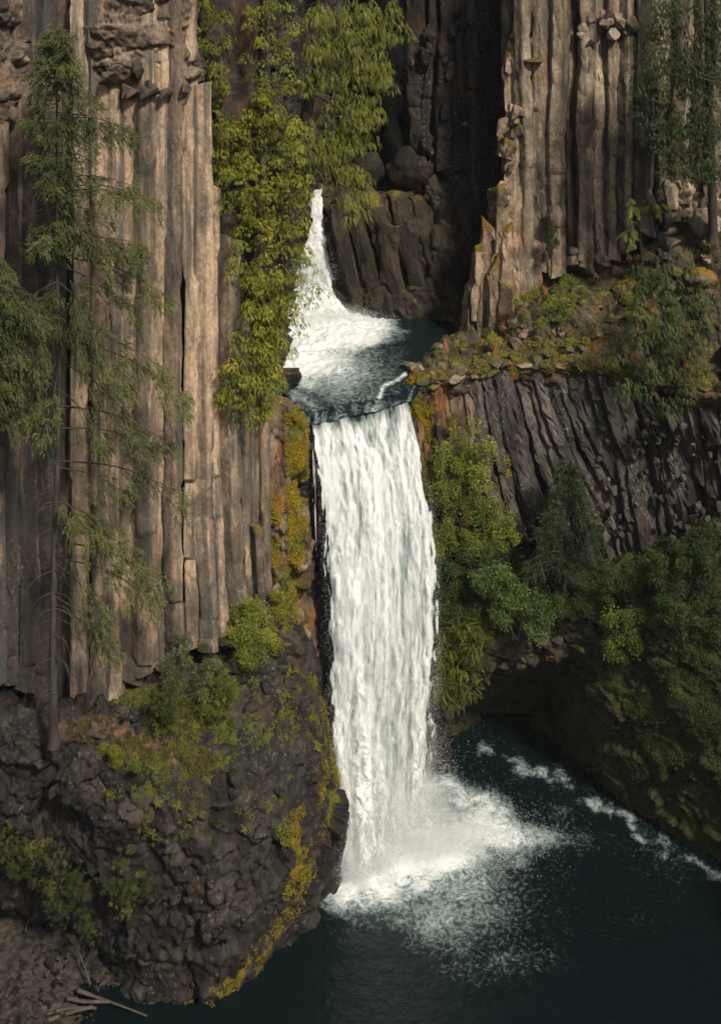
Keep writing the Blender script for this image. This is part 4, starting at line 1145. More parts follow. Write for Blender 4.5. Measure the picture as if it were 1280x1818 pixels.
def T_needles(seed, n=15, length=1.0, nl=.27, w=.058, droop=.3):
    """spruce twig: narrow triangles round a drooping axis"""
    rg = np.random.default_rng(seed)
    V, F = [], []
    for i in range(n):
        t = (i + .5) / n
        a = np.array([t * length, 0, -droop * t * t * length])
        th = rg.uniform(0, 2 * np.pi)
        o = np.array([rg.uniform(.5, 1.0), np.cos(th), np.sin(th) * .7 - .1]); o = o / np.linalg.norm(o) * nl * (1.15 - .5 * t)
        s = np.cross(o, rg.normal(size=3)); s = s / np.linalg.norm(s) * w
        k = len(V); V.extend([a - s, a + s, a + o]); F.append((k, k + 1, k + 2))
    k = len(V)
    V.extend([np.array([0, -.02, .0]), np.array([0, .02, 0]), np.array([length, 0, -droop * length])]); F.append((k, k + 1, k + 2))
    return np.array(V), np.array(F)

def T_leaves(seed, n=9, size=.34, spread=.75):
    """cluster of folded broad leaves"""
    rg = np.random.default_rng(seed)
    V, F = [], []
    for i in range(n):
        c = rg.normal(size=3); c = c / np.linalg.norm(c) * rg.uniform(.25, spread)
        d = c / np.linalg.norm(c) + np.array([0, 0, -.25]) + rg.normal(0, .35, 3); d /= np.linalg.norm(d)
        up = np.array([0, 0, 1.0]) + rg.normal(0, .4, 3)
        s = np.cross(up, d); s /= np.linalg.norm(s)
        n_ = np.cross(d, s)
        L = size * rg.uniform(.75, 1.25); w = L * .36
        k = len(V)
        V.extend([c, c + d * L * .45 + s * w + n_ * w * .3, c + d * L, c + d * L * .45 - s * w + n_ * w * .3]); F.extend([(k, k + 1, k + 2), (k, k + 2, k + 3)])
    return np.array(V), np.array(F)

def T_tiny(seed, n=7, size=.5, spread=.8):
    rg = np.random.default_rng(seed)
    V, F = [], []
    for i in range(n):
        c = rg.normal(size=3); c = c / np.linalg.norm(c) * rg.uniform(.2, spread)
        d = c / np.linalg.norm(c) + rg.normal(0, .4, 3); d = d / np.linalg.norm(d) * size * rg.uniform(.7, 1.2)
        s = np.cross(d, np.array([0, 0, 1.0]) + rg.normal(0, .5, 3)); s = s / np.linalg.norm(s) * size * .36
        k = len(V); V.extend([c - s, c + s, c + d]); F.append((k, k + 1, k + 2))
    return np.array(V), np.array(F)

def T_fern(seed, nf=5):
    """rosette of arching fronds with toothed edges, axis +z up"""
    rg = np.random.default_rng(seed)
    V, F = [], []
    for f in range(nf):
        th = 2 * np.pi * f / nf + rg.uniform(-.4, .4); L = rg.uniform(.75, 1.15); dx = np.array([np.cos(th), np.sin(th), 0]); sx = np.array([-dx[1], dx[0], 0])
        pt = lambda t: dx * L * t + np.array([0, 0, 1]) * L * (.75 * t - .95 * t * t)
        for j in range(6):
            t0, t1 = .1 + j * .15, .1 + (j + 1) * .15
            w = .2 * np.sin(np.pi * min(1, .25 + t0 * .78)) * rg.uniform(.8, 1.2)
            for s in (-1, 1):
                k = len(V); V.extend([pt(t0), pt(t1), pt(t0 + .12) + sx * s * w - np.array([0, 0, .05])]); F.append((k, k + 1, k + 2))
    return np.array(V), np.array(F)

def T_tuft(seed, n=9, h=.9):
    rg = np.random.default_rng(seed)
    V, F = [], []
    for i in range(n):
        b = rg.normal(0, .22, 3) * [1, 1, 0]; d = np.array([rg.normal(0, .55), rg.normal(0, .55), 1.0]); d = d / np.linalg.norm(d) * h * rg.uniform(.5, 1)
        s = np.cross(d, rg.normal(size=3)); s = s / np.linalg.norm(s) * .11
        k = len(V); V.extend([b - s, b + s, b + d]); F.append((k, k + 1, k + 2))
    return np.array(V), np.array(F)

KIT = {'tiny': [T_tiny(160 + k) for k in range(6)], 'frond': [T_frond(k) for k in range(5)], 'hang': [T_frond(20 + k, 6, 1.0, .25, .7, .055) for k in range(4)], 'needle': [T_needles(40 + k) for k in range(5)],
       'leaf': [T_leaves(60 + k) for k in range(6)], 'fern': [T_fern(80 + k) for k in range(4)], 'tuft': [T_tuft(90 + k) for k in range(4)],
       'cushion': [T_tuft(95 + k, 12, .4) for k in range(4)]}

def frames(dirs, ups):
    x = dirs / np.maximum(np.linalg.norm(dirs, axis=1), 1e-6)[:, None]
    y = np.cross(ups, x); y /= np.maximum(np.linalg.norm(y, axis=1), 1e-6)[:, None]
    z = np.cross(x, y)
    return np.stack([x, y, z], -1)

def bake(name, kit, pos, R, scale, tint, mat, parent=None, rg=RNG, **kw):
    """copies of the kit pieces joined into the leaves of ONE plant"""
    Vs, Fs, Ts, o = [], [], [], 0
    var = rg.integers(0, len(KIT[kit]), len(pos))
    for k, (tv, tf) in enumerate(KIT[kit]):
        m = var == k
        if not m.any(): continue
        v = np.einsum('nij,kj->nki', R[m], tv) * np.asarray(scale)[m][:, None, None] + pos[m][:, None]
        n = m.sum()
        Fs.append((tf[None] + (np.arange(n) * len(tv))[:, None, None] + o).reshape(-1, 3))
        Vs.append(v.reshape(-1, 3)); Ts.append(np.repeat(np.asarray(tint)[m], len(tv)))
        o += n * len(tv)
    return mesh_np(name, np.concatenate(Vs), np.concatenate(Fs), mat, parent, {'tint': np.concatenate(Ts)}, smooth=False, **kw)

def poly_points(poly, n, rg, spacing=0):
    poly = np.array(poly, float); lo, hi = poly.min(0), poly.max(0)
    pts = np.zeros((0, 2))
    while len(pts) < n:
        c = rg.uniform(lo, hi, (n * 3, 2)); c = c[inpoly(c[:, 0], c[:, 1], poly)]
        pts = np.concatenate([pts, c])
    return pts[:n]

def plumes(polys, mat, name, parent, rg, Yfun, n, kind='frond', length=(.6, 1.2), per=14, size=(.28, .42), down=.55, side=.9, depth=1.0, tint=.5, out=.8, bunch=6):
    """layered drooping sprays: each plume is a short bough with flat fronds left and right of it"""
    Ps, Ds, Us, Ss, Ts = [], [], [], [], []
    tot = sum(n_ for _, n_ in polys) if n is None else n
    for poly, n_ in polys:
        nk = max(1, n_ // bunch)
        cc = poly_points(poly, nk, rg)
        Yk = np.array([Yfun(x, y) for x, y in cc]) + rg.uniform(-.5, .5, nk) * depth
        CK = P(cc[:, 0], cc[:, 1], Yk)
        ctint = rg.normal(0, .14, nk)
        for k in range(n_):
            ck = k % nk
            of = rg.normal(0, 1, 3) * np.array([1, .8, .75]) * (.24 if bunch > 1 else 0.0)
            Bk = CK[ck] + of
            d = np.array([rg.normal(0.1, side), -rg.uniform(.2, 1.0) * out, -rg.uniform(.1, 1.0) * down * 1.4]) + of * 1.6; d /= np.linalg.norm(d)
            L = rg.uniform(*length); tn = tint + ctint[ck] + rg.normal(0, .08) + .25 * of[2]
            s = np.cross(d, [0, 0, 1.0]); s /= np.linalg.norm(s)
            m = per
            t = np.linspace(.02, 1, m)
            p = Bk + d * (t * L)[:, None] + np.array([0, 0, -1]) * (.4 * L * t * t)[:, None]
            sg = np.where(np.arange(m) % 2, 1, -1)
            fd = d[None] * .75 + s[None] * (sg * (1.0 - .6 * t))[:, None] + np.array([0, 0, -1])[None] * (.15 + .55 * t * down)[:, None] + rg.normal(0, .14, (m, 3))
            Ps.append(p); Ds.append(fd); Us.append(np.array([0, -.35, 1.0]) + rg.normal(0, .25, (m, 3)))
            Ss.append(rg.uniform(*size, m) * (1.15 - .45 * t)); Ts.append(tn + rg.normal(0, .07, m) + .16 * t)
    pos = np.concatenate(Ps)
    return bake(name, kind, pos, frames(np.concatenate(Ds), np.concatenate(Us)), np.concatenate(Ss), np.concatenate(Ts), mat, parent, rg)

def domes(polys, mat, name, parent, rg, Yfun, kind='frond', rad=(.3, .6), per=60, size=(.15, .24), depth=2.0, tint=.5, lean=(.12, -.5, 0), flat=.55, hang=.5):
    """drooping sprays laid like shingles over many small rounded boughs, lighter on top and darker beneath, light put into the tint"""
    Ps, Ds, Us, Ss, Ts = [], [], [], [], []
    for poly, n_ in polys:
        c = poly_points(poly, n_, rg)
        Y = np.array([Yfun(x, y) for x, y in c]) + rg.uniform(-.5, .5, n_) * depth
        B = P(c[:, 0], c[:, 1], Y)
        for k in range(n_):
            r = rg.uniform(*rad); m = int(per * (r / rad[1]) ** 1.5 * rg.uniform(.7, 1.2)) + 6
            th = rg.uniform(0, 2 * np.pi, m); z = rg.uniform(-.25, 1, m); h = np.sqrt(1 - np.clip(z, 0, 1) ** 2)
            rad3 = np.stack([np.cos(th) * h, np.sin(th) * h, z], -1)
            p = B[k] + rad3 * np.array([r * rg.uniform(.8, 1.5), r, r * flat]) * rg.uniform(.8, 1.0, (m, 1)) - np.array([0, 0, 1]) * (hang * r * h ** 2)[:, None]
            d = rad3 * np.array([1, 1, .2]) + np.array(lean) + np.array([0, 0, -1]) * (.1 + .75 * h)[:, None] + rg.normal(0, .25, (m, 3))
            Ps.append(p); Ds.append(d); Us.append(rad3 + np.array([0, -.2, .5]) + rg.normal(0, .2, (m, 3)))
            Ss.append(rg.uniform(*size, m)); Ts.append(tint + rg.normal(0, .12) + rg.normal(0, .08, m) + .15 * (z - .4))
    return bake(name, kind, np.concatenate(Ps), frames(np.concatenate(Ds), np.concatenate(Us)), np.concatenate(Ss), np.concatenate(Ts), mat, parent, rg)

def trunk(name, pts, r0, r1, parent, sides=10, n=40, mat=None, bark=.25, seed=0):
    C = catmull(np.array([P(*c) for c in pts]), n)
    s_ = np.linspace(0, 1, n)
    V, F = tube(C, (r0 + (r1 - r0) * s_ ** 1.5) * (1 + .35 * sstep(.95, 1.0, s_)), sides, seed, bark)
    return mesh_np(name, V, F, mat or M['bark'], parent)

# ------------------------------------------------------------------ spruces on the left
def conifer(root, boughs, mat, Y0, rg, density=1.0, size=.34, hang=1.0, kind='needle', tint=.5):
    """boughs: (x0, y0, x1, y1, leafy_from, hang_px, dY); each bough is a bare stem with curtains of twigs"""
    Ps, Ds, Ss, Ts = [], [], [], []
    for (x0, y0, x1, y1, lf, hg, dY) in boughs:
        n = 12
        A = P(x0, y0, Y0); B = P(x1, y1, Y0 + dY)
        mid = (A + B) / 2 + np.array([0, 0, .08 * np.linalg.norm(B - A)])
        C = catmull(np.array([A, mid, B]), n)
        L = np.linalg.norm(B - A)
        V, F = tube(C, np.linspace(.015 + L * .006, .006, n), 5)
        mesh_np('bough', V, F, M['bark'], root)
        m = int(max(20, L * 34 * density * (1 - lf) * max(.6, hg / 45)))
        K = max(4, int(L * 6.5 * (1 - lf)) + 3)
        kc = rg.integers(0, K, m); tk = rg.uniform(lf, 1.0, K); tk[0] = 1.0
        t = tk[kc] + rg.normal(0, .012 + .05 / L, m)
        base = np.stack([np.interp(t, np.linspace(0, 1, n), C[:, k]) for k in range(3)], -1)
        ax = (B - A) / L
        lat = np.cross(ax, [0, 0, 1.0]); lat /= np.linalg.norm(lat)
        sp = (L * .16 + .25) * (1.05 - .55 * t)
        o = (rg.normal(0, .6, K)[kc] + rg.normal(0, .13, m)) * sp
        hz = hg * Y0 / FPX * rg.beta(.8, 2.4, m) * rg.uniform(.35, 1.25, K)[kc] * (1.1 - .4 * np.abs(t - .6))
        pos = base + lat * o[:, None] - np.array([0, 0, 1.0]) * (hz + np.abs(o) * .35)[:, None] + rg.normal(0, .07, (m, 3))
        d = ax[None] * rg.uniform(.4, 1.0, m)[:, None] + lat * (np.sign(o) * rg.uniform(.2, 1.0, m))[:, None] - np.array([0, 0, 1.0]) * (rg.uniform(-.1, .45, m) + hz * .7)[:, None] + rg.normal(0, .2, (m, 3))
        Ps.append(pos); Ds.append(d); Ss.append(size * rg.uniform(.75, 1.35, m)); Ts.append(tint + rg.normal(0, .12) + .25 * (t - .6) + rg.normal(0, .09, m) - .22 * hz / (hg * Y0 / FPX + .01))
    pos = np.concatenate(Ps)
    return bake('crown', kind, pos, frames(np.concatenate(Ds), np.array([0, -.3, 1.0]) + rg.normal(0, .3, (len(pos), 3))), np.concatenate(Ss), np.concatenate(Ts), mat, root, rg)

rg = np.random.default_rng(201)
spruce = empty('spruce_tree', (0, 0, 0), label='tall thin spruce with drooping boughs in front of the column cliff', cat='tree')
YS = 49.6
trunk('trunk', [(99, 40, YS), (102, 150, YS), (101, 400, YS), (106, 700, YS), (98, 950, YS), (95, 1150, YS), (96, 1325, YS + .2)], 0.025, .21, spruce, n=110, sides=16, bark=.5)
bl = []
def sp(y, l, r, hg=30, lf=.15, sl=.35, dY=None):
    for xe in (l, r):
        if xe is None: continue
        bl.append((101, y, xe, y + abs(xe - 101) * sl, lf, hg, rg.uniform(-1.6, .5) if dY is None else dY))
for k, y in enumerate(range(52, 132, 8)):
    w = 8 + k * 3.4
    sp(y, 101 - w * rg.uniform(.8, 1.2), 101 + w * rg.uniform(.8, 1.2), 16, .05, .3)
    sp(y + 4, 101 - w * rg.uniform(.3, .6), 101 + w * rg.uniform(.3, .6), 14, .05, .3, rg.uniform(-1.4, -.5))
for y, l, r, hg in [(138, 62, 140, 22), (152, 58, 165, 24), (165, 75, 150, 24), (180, 52, 180, 30), (196, 44, 190, 34), (205, 80, 238, 36), (215, 60, 225, 34), (232, 70, 190, 30), (248, 84, 170, 26), (268, 46, 140, 28), (282, 60, 165, 28),
                    (300, 90, 172, 30), (318, 75, 235, 30), (330, 95, 280, 34), (345, 85, 250, 36), (362, 88, 200, 34), (385, 65, 170, 44), (400, 60, 210, 48), (415, 80, 250, 44), (430, 66, 200, 40)]:
    sp(y + rg.uniform(-5, 5), l, r, hg, .05, rg.uniform(.05, .4))
for x0, y0, x1, y1, lf, hg, dY in [
    (104, 440, 255, 432, .45, 46, -.8), (108, 455, 305, 530, .4, 40, -.6), (104, 470, 240, 560, .3, 48, -1.2), (104, 500, 180, 590, .2, 60, -1.5), (102, 500, 20, 560, .1, 60, -1.0), (102, 520, -30, 600, .1, 60, -1.4), (102, 540, 60, 640, .2, 60, -1.6),
    (104, 560, 170, 640, .2, 60, -1.0), (104, 590, 230, 680, .35, 60, -1.2), (106, 580, 300, 660, .35, 44, -.6), (106, 600, 342, 712, .35, 42, -.5), (106, 640, 250, 760, .45, 50, -.9), (104, 640, 45, 740, .35, 70, -1.0), (104, 660, 85, 780, .35, 50, -1.3),
    (106, 690, 190, 790, .4, 56, -1.0), (106, 720, 310, 790, .5, 42, -.6), (106, 760, 285, 800, .55, 40, -.8), (106, 818, 332, 882, .5, 42, -.5), (106, 830, 230, 880, .4, 42, -1.0), (102, 870, 160, 960, .3, 70, -1.2), (102, 890, 215, 960, .4, 60, -.9),
    (102, 930, 250, 985, .4, 56, -.7), (102, 960, 300, 1040, .5, 50, -.5), (102, 990, 280, 1068, .45, 48, -.9), (100, 1000, 190, 1100, .45, 80, -1.1), (100, 1060, 195, 1140, .6, 56, -.6), (100, 1080, 215, 1160, .75, 50, -.5)]:
    bl.append((x0, y0, x1, y1, lf, hg, dY))
conifer(spruce, bl, M['spruce'], YS, rg, 3.2, .27, tint=.68)
for k in range(26):                                                  # bare dead twigs round the lower trunk
    y = rg.uniform(820, 1230); s = rg.choice([-1, 1]); L = rg.uniform(18, 60)
    x0 = 97
    C = catmull(np.array([P(x0, y, YS - .1), P(x0 + s * L * .6, y + L * .3, YS - .4), P(x0 + s * L, y + L * rg.uniform(.9, 2.0), YS - .5)]), 8)
    V, F = tube(C, np.linspace(.022, .008, 8), 4)
    mesh_np('dead_twig', V, F, M['wood'] if k % 2 else M['bark'], spruce)

rg = np.random.default_rng(202)
spruce2 = empty('spruce_tree', (0, 0, 0), label='spruce with dense boughs reaching in from the edge beside the tall spruce', cat='tree')
Y2 = 48.8
trunk('trunk', [(-62, -100, Y2), (-60, 400, Y2), (-58, 900, Y2), (-60, 1330, Y2 + .5)], .08, .34, spruce2, n=50)
bl = []
for y in range(380, 700, 16):
    r = np.interp(y, [380, 480, 540, 620, 700], [-10, 60, 110, 60, 20])
    bl.append((-60, y, r * rg.uniform(.7, 1.1), y + rg.uniform(30, 80), .15, 55, rg.uniform(-1.2, .6)))
    if y % 32 == 28: bl.append((-60, y + 6, -120 - rg.uniform(0, 60), y + 60, .15, 55, rg.uniform(-1, 1)))
C = catmull(np.array([P(-40, 490, 48.2), P(0, 505, 47.9), P(26, 519, 47.8)]), 8)
V, F = tube(C, np.linspace(.07, .03, 8), 6); mesh_np('dead_branch', V, F, M['wood'], spruce2)
conifer(spruce2, bl, M['spruce'], Y2, rg, 2.8, .27, tint=.6)

# ------------------------------------------------------------------ cedars hanging over the upper fall
rg = np.random.default_rng(203)
cedar = empty('cedar_tree', (0, 0, 0), label='sunlit yellow green cedar cascading down between cliff and upper fall', cat='tree')
trunk('trunk', [(470, -120, 56.6), (476, 60, 56.4), (470, 240, 56.2), (455, 480, 56.4), (448, 700, 57)], .10, .30, cedar, n=50)
cY = lambda x, y: float(np.interp(y, [0, 300, 760], [56.0, 55.6, 55.2]) + (x - 460) * .006)
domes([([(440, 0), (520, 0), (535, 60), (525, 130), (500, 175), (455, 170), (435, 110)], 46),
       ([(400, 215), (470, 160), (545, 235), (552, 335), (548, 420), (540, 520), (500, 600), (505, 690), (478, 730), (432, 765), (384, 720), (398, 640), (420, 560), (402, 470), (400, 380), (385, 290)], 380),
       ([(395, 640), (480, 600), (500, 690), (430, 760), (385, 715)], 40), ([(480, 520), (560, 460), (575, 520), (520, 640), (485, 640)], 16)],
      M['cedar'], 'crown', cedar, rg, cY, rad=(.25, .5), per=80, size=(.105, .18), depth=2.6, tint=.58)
rg = np.random.default_rng(204)
cedar2 = empty('cedar_tree', (0, 0, 0), label='olive cedar with long weeping sprays leaning over the black slot', cat='tree')
trunk('trunk', [(650, -140, 62), (605, 0, 62.2), (570, 100, 62.4), (545, 200, 62.8), (530, 330, 63.4)], .16, .42, cedar2, n=40)
kY = lambda x, y: float(61.5 - (x - 600) * .004)
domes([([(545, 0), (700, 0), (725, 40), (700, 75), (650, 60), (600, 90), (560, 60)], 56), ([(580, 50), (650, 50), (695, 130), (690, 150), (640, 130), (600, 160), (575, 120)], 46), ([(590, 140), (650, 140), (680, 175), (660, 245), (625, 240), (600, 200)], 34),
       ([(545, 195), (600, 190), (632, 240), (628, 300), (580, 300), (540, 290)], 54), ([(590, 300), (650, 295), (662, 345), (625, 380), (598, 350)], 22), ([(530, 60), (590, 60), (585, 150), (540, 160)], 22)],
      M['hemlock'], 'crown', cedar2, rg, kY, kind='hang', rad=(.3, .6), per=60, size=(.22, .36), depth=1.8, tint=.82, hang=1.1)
for x0, y0, x1, y1 in [(560, 170, 650, 235), (555, 165, 630, 220), (560, 300, 575, 345), (600, 300, 612, 350), (570, 290, 590, 340), (640, 100, 685, 130), (590, 160, 640, 260), (545, 60, 585, 40)]:
    C = catmull(np.array([P(x0, y0, 60.6), P((x0 + x1) / 2 + 5, (y0 + y1) / 2 - 6, 60.2), P(x1, y1, 60)]), 8)
    V, F = tube(C, np.linspace(.03, .01, 8), 4); mesh_np('bare_twig', V, F, M['wood'], cedar2)
rg = np.random.default_rng(205)
cedar3 = empty('cedar_tree', (0, 0, 0), label='cedar with straight grey trunk standing at the corner of the column cliff', cat='tree')
trunk('trunk', [(428, -140, 57.4), (424, 0, 57.4), (417, 120, 57.4), (412, 260, 57.4), (408, 420, 57.4)], .16, .30, cedar3, n=40)
domes([([(345, 0), (395, 0), (410, 60), (395, 130), (350, 120), (340, 50)], 34), ([(345, 120), (400, 140), (405, 220), (375, 250), (340, 190)], 34), ([(350, 220), (400, 230), (400, 300), (365, 310)], 22)],
      M['cedar'], 'crown', cedar3, rg, lambda x, y: 55.4, rad=(.22, .42), per=55, size=(.14, .22), depth=1.6, tint=.38)

# ------------------------------------------------------------------ trees on the right
rg = np.random.default_rng(206)
t3 = empty('cedar_tree', (0, 0, 0), label='dark cedar filling the corner beside the right column cliff', cat='tree')
trunk('trunk', [(1250, -160, 65), (1255, 60, 65), (1262, 300, 65.4), (1265, 430, 66)], .16, .32, t3, n=40)
domes([([(1150, 0), (1290, -20), (1290, 140), (1160, 130), (1125, 70)], 90), ([(1120, 100), (1290, 110), (1290, 230), (1110, 240)], 80), ([(1130, 200), (1290, 210), (1290, 330), (1190, 320), (1150, 270)], 56), ([(1290, -100), (1420, -100), (1420, 360), (1290, 360)], 22)],
      M['dark_spruce'], 'crown', t3, rg, lambda x, y: 64.3, rad=(.35, .7), per=80, size=(.14, .24), depth=2.4, tint=.6, hang=.8)
for pts in ([(1205, 60), (1210, 95), (1235, 125), (1265, 138), (1285, 128)], [(1160, 225), (1185, 190)], [(1240, 130), (1245, 138), (1285, 150)]):
    C = catmull(np.array([P(x, y, 62.9) for x, y in pts]), 12)
    V, F = tube(C, np.linspace(.05, .015, 12), 5); mesh_np('bare_twig', V, F, M['wood'], t3)
rg = np.random.default_rng(207)
t4 = empty('cedar_sapling', (0, 0, 0), label='young cedar with broad flat fronds hanging over the edge of the mossy shelf', cat='tree')
trunk('trunk', [(1190, 430, 62.6), (1180, 540, 62.3), (1170, 660, 62.6)], .04, .12, t4, n=24)
domes([([(1110, 470), (1240, 450), (1265, 560), (1230, 640), (1245, 690), (1200, 735), (1150, 700), (1080, 710), (1062, 650), (1110, 590)], 66)],
      M['deep_shrub'], 'crown', t4, rg, lambda x, y: 61.8 + (640 - y) * .004, rad=(.3, .6), per=44, size=(.2, .34), depth=1.2, tint=.62, hang=.8)
rg = np.random.default_rng(208)
t5 = empty('cedar_sapling', (0, 0, 0), label='small cedar sprig at the foot of the right column cliff', cat='tree')
trunk('trunk', [(1140, 345, 66.4), (1135, 400, 66.5), (1140, 470, 67)], .02, .06, t5, n=16)
plumes([([(1100, 400), (1130, 340), (1165, 360), (1185, 380), (1150, 400), (1135, 460)], 28)], M['shrub'], 'crown', t5, rg, lambda x, y: 66.2, None, length=(.3, .6), per=10, size=(.26, .4), depth=.6, tint=.45)
# young spruce on the bank
rg = np.random.default_rng(209)
ys = empty('young_spruce', (0, 0, 0), label='dark young spruce standing on the bank before the fan columns', cat='tree')
YY = 62.4
trunk('trunk', [(1012, 806, YY), (1006, 920, YY), (1000, 1050, YY + .4)], .02, .13, ys, n=24)
bl = []
for k in range(64):
    t = (k + .5) / 64
    y = 815 + t * 195; w = 8 + 62 * t ** .85
    for s in (-1, 1):
        bl.append((1008 - 6 * t, y, 1008 + s * w * rg.uniform(.75, 1.15), y + w * rg.uniform(.15, .3), .05, 14, rg.uniform(-2.0, .4) * (.3 + t)))
conifer(ys, bl, M['dark_spruce'], YY, rg, 1.0, .28, tint=.55)

# ------------------------------------------------------------------ shrubs
def shrub(poly, n, mat, Yf, label, rg, cat='shrub', name='shrub', kind='leaf', size=(.16, .30), depth=1.0, tint=.5, clump=.55, stems=3, group=None, clumps=None):
    """leaf clumps through the volume, with stems"""
    root = empty(name, (0, 0, 0), label=label, cat=cat, group=group)
    nc = clumps or max(5, n // 45)
    c = poly_points(poly, nc, rg)
    Yc = np.array([Yf(x, y) for x, y in c]) + rg.uniform(-.5, .5, nc) * depth
    CC = P(c[:, 0], c[:, 1], Yc)
    i = rg.integers(0, nc, n)
    d = rg.normal(size=(n, 3)); d /= np.linalg.norm(d, axis=1)[:, None]
    d[:, 2] = np.where(d[:, 2] < -.2, d[:, 2] * .5, d[:, 2])
    r = clump * rg.uniform(.4, 1.05, n) * rg.uniform(.4, 1.35, nc)[i]
    pos = CC[i] + d * r[:, None]
    ct = rg.normal(0, .13, nc)
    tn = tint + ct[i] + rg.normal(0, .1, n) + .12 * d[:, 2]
    bake('foliage', kind, pos, frames(d + rg.normal(0, .4, (n, 3)), np.array([0, -.2, 1.0]) + rg.normal(0, .3, (n, 3))), rg.uniform(*size, n), tn, mat, root, rg)
    py = np.array(poly)
    bx, by = py[:, 0].mean(), py[:, 1].max()
    for k in range(stems):
        q = c[rg.integers(0, nc)]
        C = catmull(np.array([P(bx + rg.uniform(-6, 6), by, Yf(bx, by) + .3), P((bx + q[0]) / 2, (by + q[1]) / 2, Yf(bx, by) + .1), P(q[0], q[1], Yf(q[0], q[1]))]), 8)
        V, F = tube(C, np.linspace(.04, .012, 8), 5); mesh_np('stem', V, F, M['bark'], root)
    return root
rg = np.random.default_rng(210)
bY = lambda x, y: float(np.interp(y, [700, 900, 1050, 1200], [62.6, 62.2, 62.0, 62.2]))
shrub([(780, 800), (840, 755), (872, 790), (868, 870), (820, 880), (770, 870)], 1500, M['shrub'], bY, 'tall light green shrub climbing the orange columns beside the fall', rg, size=(.17, .30), tint=.6)
shrub([(762, 860), (850, 870), (915, 925), (925, 960), (860, 985), (770, 990)], 2600, M['shrub'], bY, 'dense green shrub crowding the right edge of the tall fall', rg, size=(.17, .30), tint=.48)
shrub([(765, 980), (860, 975), (880, 1040), (830, 1100), (772, 1110)], 1900, M['deep_shrub'], bY, 'shaded dark green shrub below the dense one at the fall edge', rg, size=(.17, .30), tint=.62)
shrub([(842, 1015), (905, 1010), (950, 1060), (985, 1095), (965, 1135), (935, 1115), (890, 1110), (850, 1060)], 1700, M['maple'], lambda x, y: 61.2, 'bright round leaved bush on the lip over the cave', rg, size=(.2, .34), tint=.55)
shrub([(768, 1095), (850, 1095), (872, 1150), (850, 1220), (800, 1265), (768, 1270)], 1900, M['fern'], lambda x, y: 62.0, 'hanging curtain of fern and moss beside the foot of the fall', rg, kind='hang', size=(.3, .5), tint=.45)
shrub([(1060, 1000), (1150, 1000), (1180, 1060), (1140, 1110), (1070, 1090)], 1300, M['deep_shrub'], lambda x, y: 61.6, 'dark leafy bush on the bank right of the young spruce', rg, clump=.36, clumps=60, size=(.17, .32), tint=.5)
shrub([(1150, 990), (1240, 960), (1290, 1000), (1290, 1080), (1180, 1090)], 1800, M['deep_shrub'], lambda x, y: 60.0, 'dark leafy thicket under the broken columns at the right edge', rg, clump=.36, clumps=60, size=(.17, .32), tint=.45)
shrub([(1070, 1090), (1160, 1080), (1200, 1120), (1120, 1165), (1080, 1170)], 1000, M['shrub'], lambda x, y: 61.0, 'green leafy bush spilling over the bank beside the cave mouth', rg, clump=.36, clumps=60, size=(.17, .3), tint=.35)
shrub([(1180, 1080), (1290, 1060), (1290, 1130), (1200, 1140)], 900, M['deep_shrub'], lambda x, y: 59.0, 'low leafy bush on the mossy bank at the picture edge', rg, clump=.36, clumps=60, size=(.17, .3), tint=.6)
shrub([(975, 1045), (1050, 1040), (1060, 1080), (1040, 1100), (985, 1090)], 700, M['deep_shrub'], lambda x, y: 62.2, 'low green growth under the young spruce', rg, size=(.14, .26), tint=.6, clump=.4)
shrub([(1220, 930), (1290, 930), (1290, 975), (1230, 990)], 600, M['dark_spruce'], lambda x, y: 60.6, 'blackish bush at the foot of the broken columns', rg, size=(.17, .3), tint=.5)
# left side
mY = lambda x, y: float(np.interp(x, [230, 330, 420, 500], [51.9, 52.6, 53.8, 55.6]))
shrub([(300, 1135), (345, 1120), (385, 1170), (390, 1230), (350, 1280), (310, 1260), (295, 1200)], 1600, M['spruce'], mY, 'grey green bush on the ledge at the cliff foot', rg, size=(.14, .26), tint=.55, clump=.42)
shrub([(400, 1120), (440, 1050), (470, 1080), (480, 1150), (440, 1195), (400, 1180)], 1900, M['shrub'], lambda x, y: 54.0, 'dense green conical bush against the last columns', rg, size=(.13, .24), tint=.68, clump=.42)
shrub([(474, 1040), (500, 1035), (505, 1100), (485, 1120), (500, 1165), (478, 1160)], 520, M['yellow'], lambda x, y: 55.6, 'bright yellow shrub between the bush and the fall', rg, size=(.15, .26), tint=.55, clump=.28)
shrub([(350, 1240), (400, 1190), (420, 1230), (380, 1290), (345, 1310)], 500, M['fern'], lambda x, y: 52.4, 'yellow green tangle of ferns below the two bushes', rg, kind='fern', size=(.15, .28), tint=.4, clump=.5, clumps=12)
shrub([(245, 1230), (300, 1210), (330, 1280), (320, 1310), (260, 1290)], 420, M['fern'], lambda x, y: 51.9, 'dry olive ferns on the slope under the cliff', rg, kind='fern', size=(.15, .28), tint=.2, clump=.5, clumps=14)
shrub([(178, 1330), (215, 1325), (222, 1390), (205, 1440), (182, 1400)], 620, M['yellow'], lambda x, y: 49.9, 'yellow green creeper hanging down the mound below the spruce', rg, size=(.10, .18), tint=.35, clump=.25)
shrub([(235, 1350), (295, 1340), (300, 1390), (250, 1400)], 260, M['fern'], lambda x, y: 50.2, 'small olive fern patch on the brow of the mound', rg, kind='fern', size=(.12, .24), tint=.35, clump=.4, clumps=10)
shrub([(0, 1480), (80, 1480), (150, 1520), (165, 1600), (180, 1660), (110, 1630), (50, 1560), (0, 1540)], 620, M['fern'], lambda x, y: 50.6, 'fern band hanging on the dark undercut of the mound', rg, kind='fern', size=(.11, .22), tint=.12, clump=.6, stems=0, clumps=46)
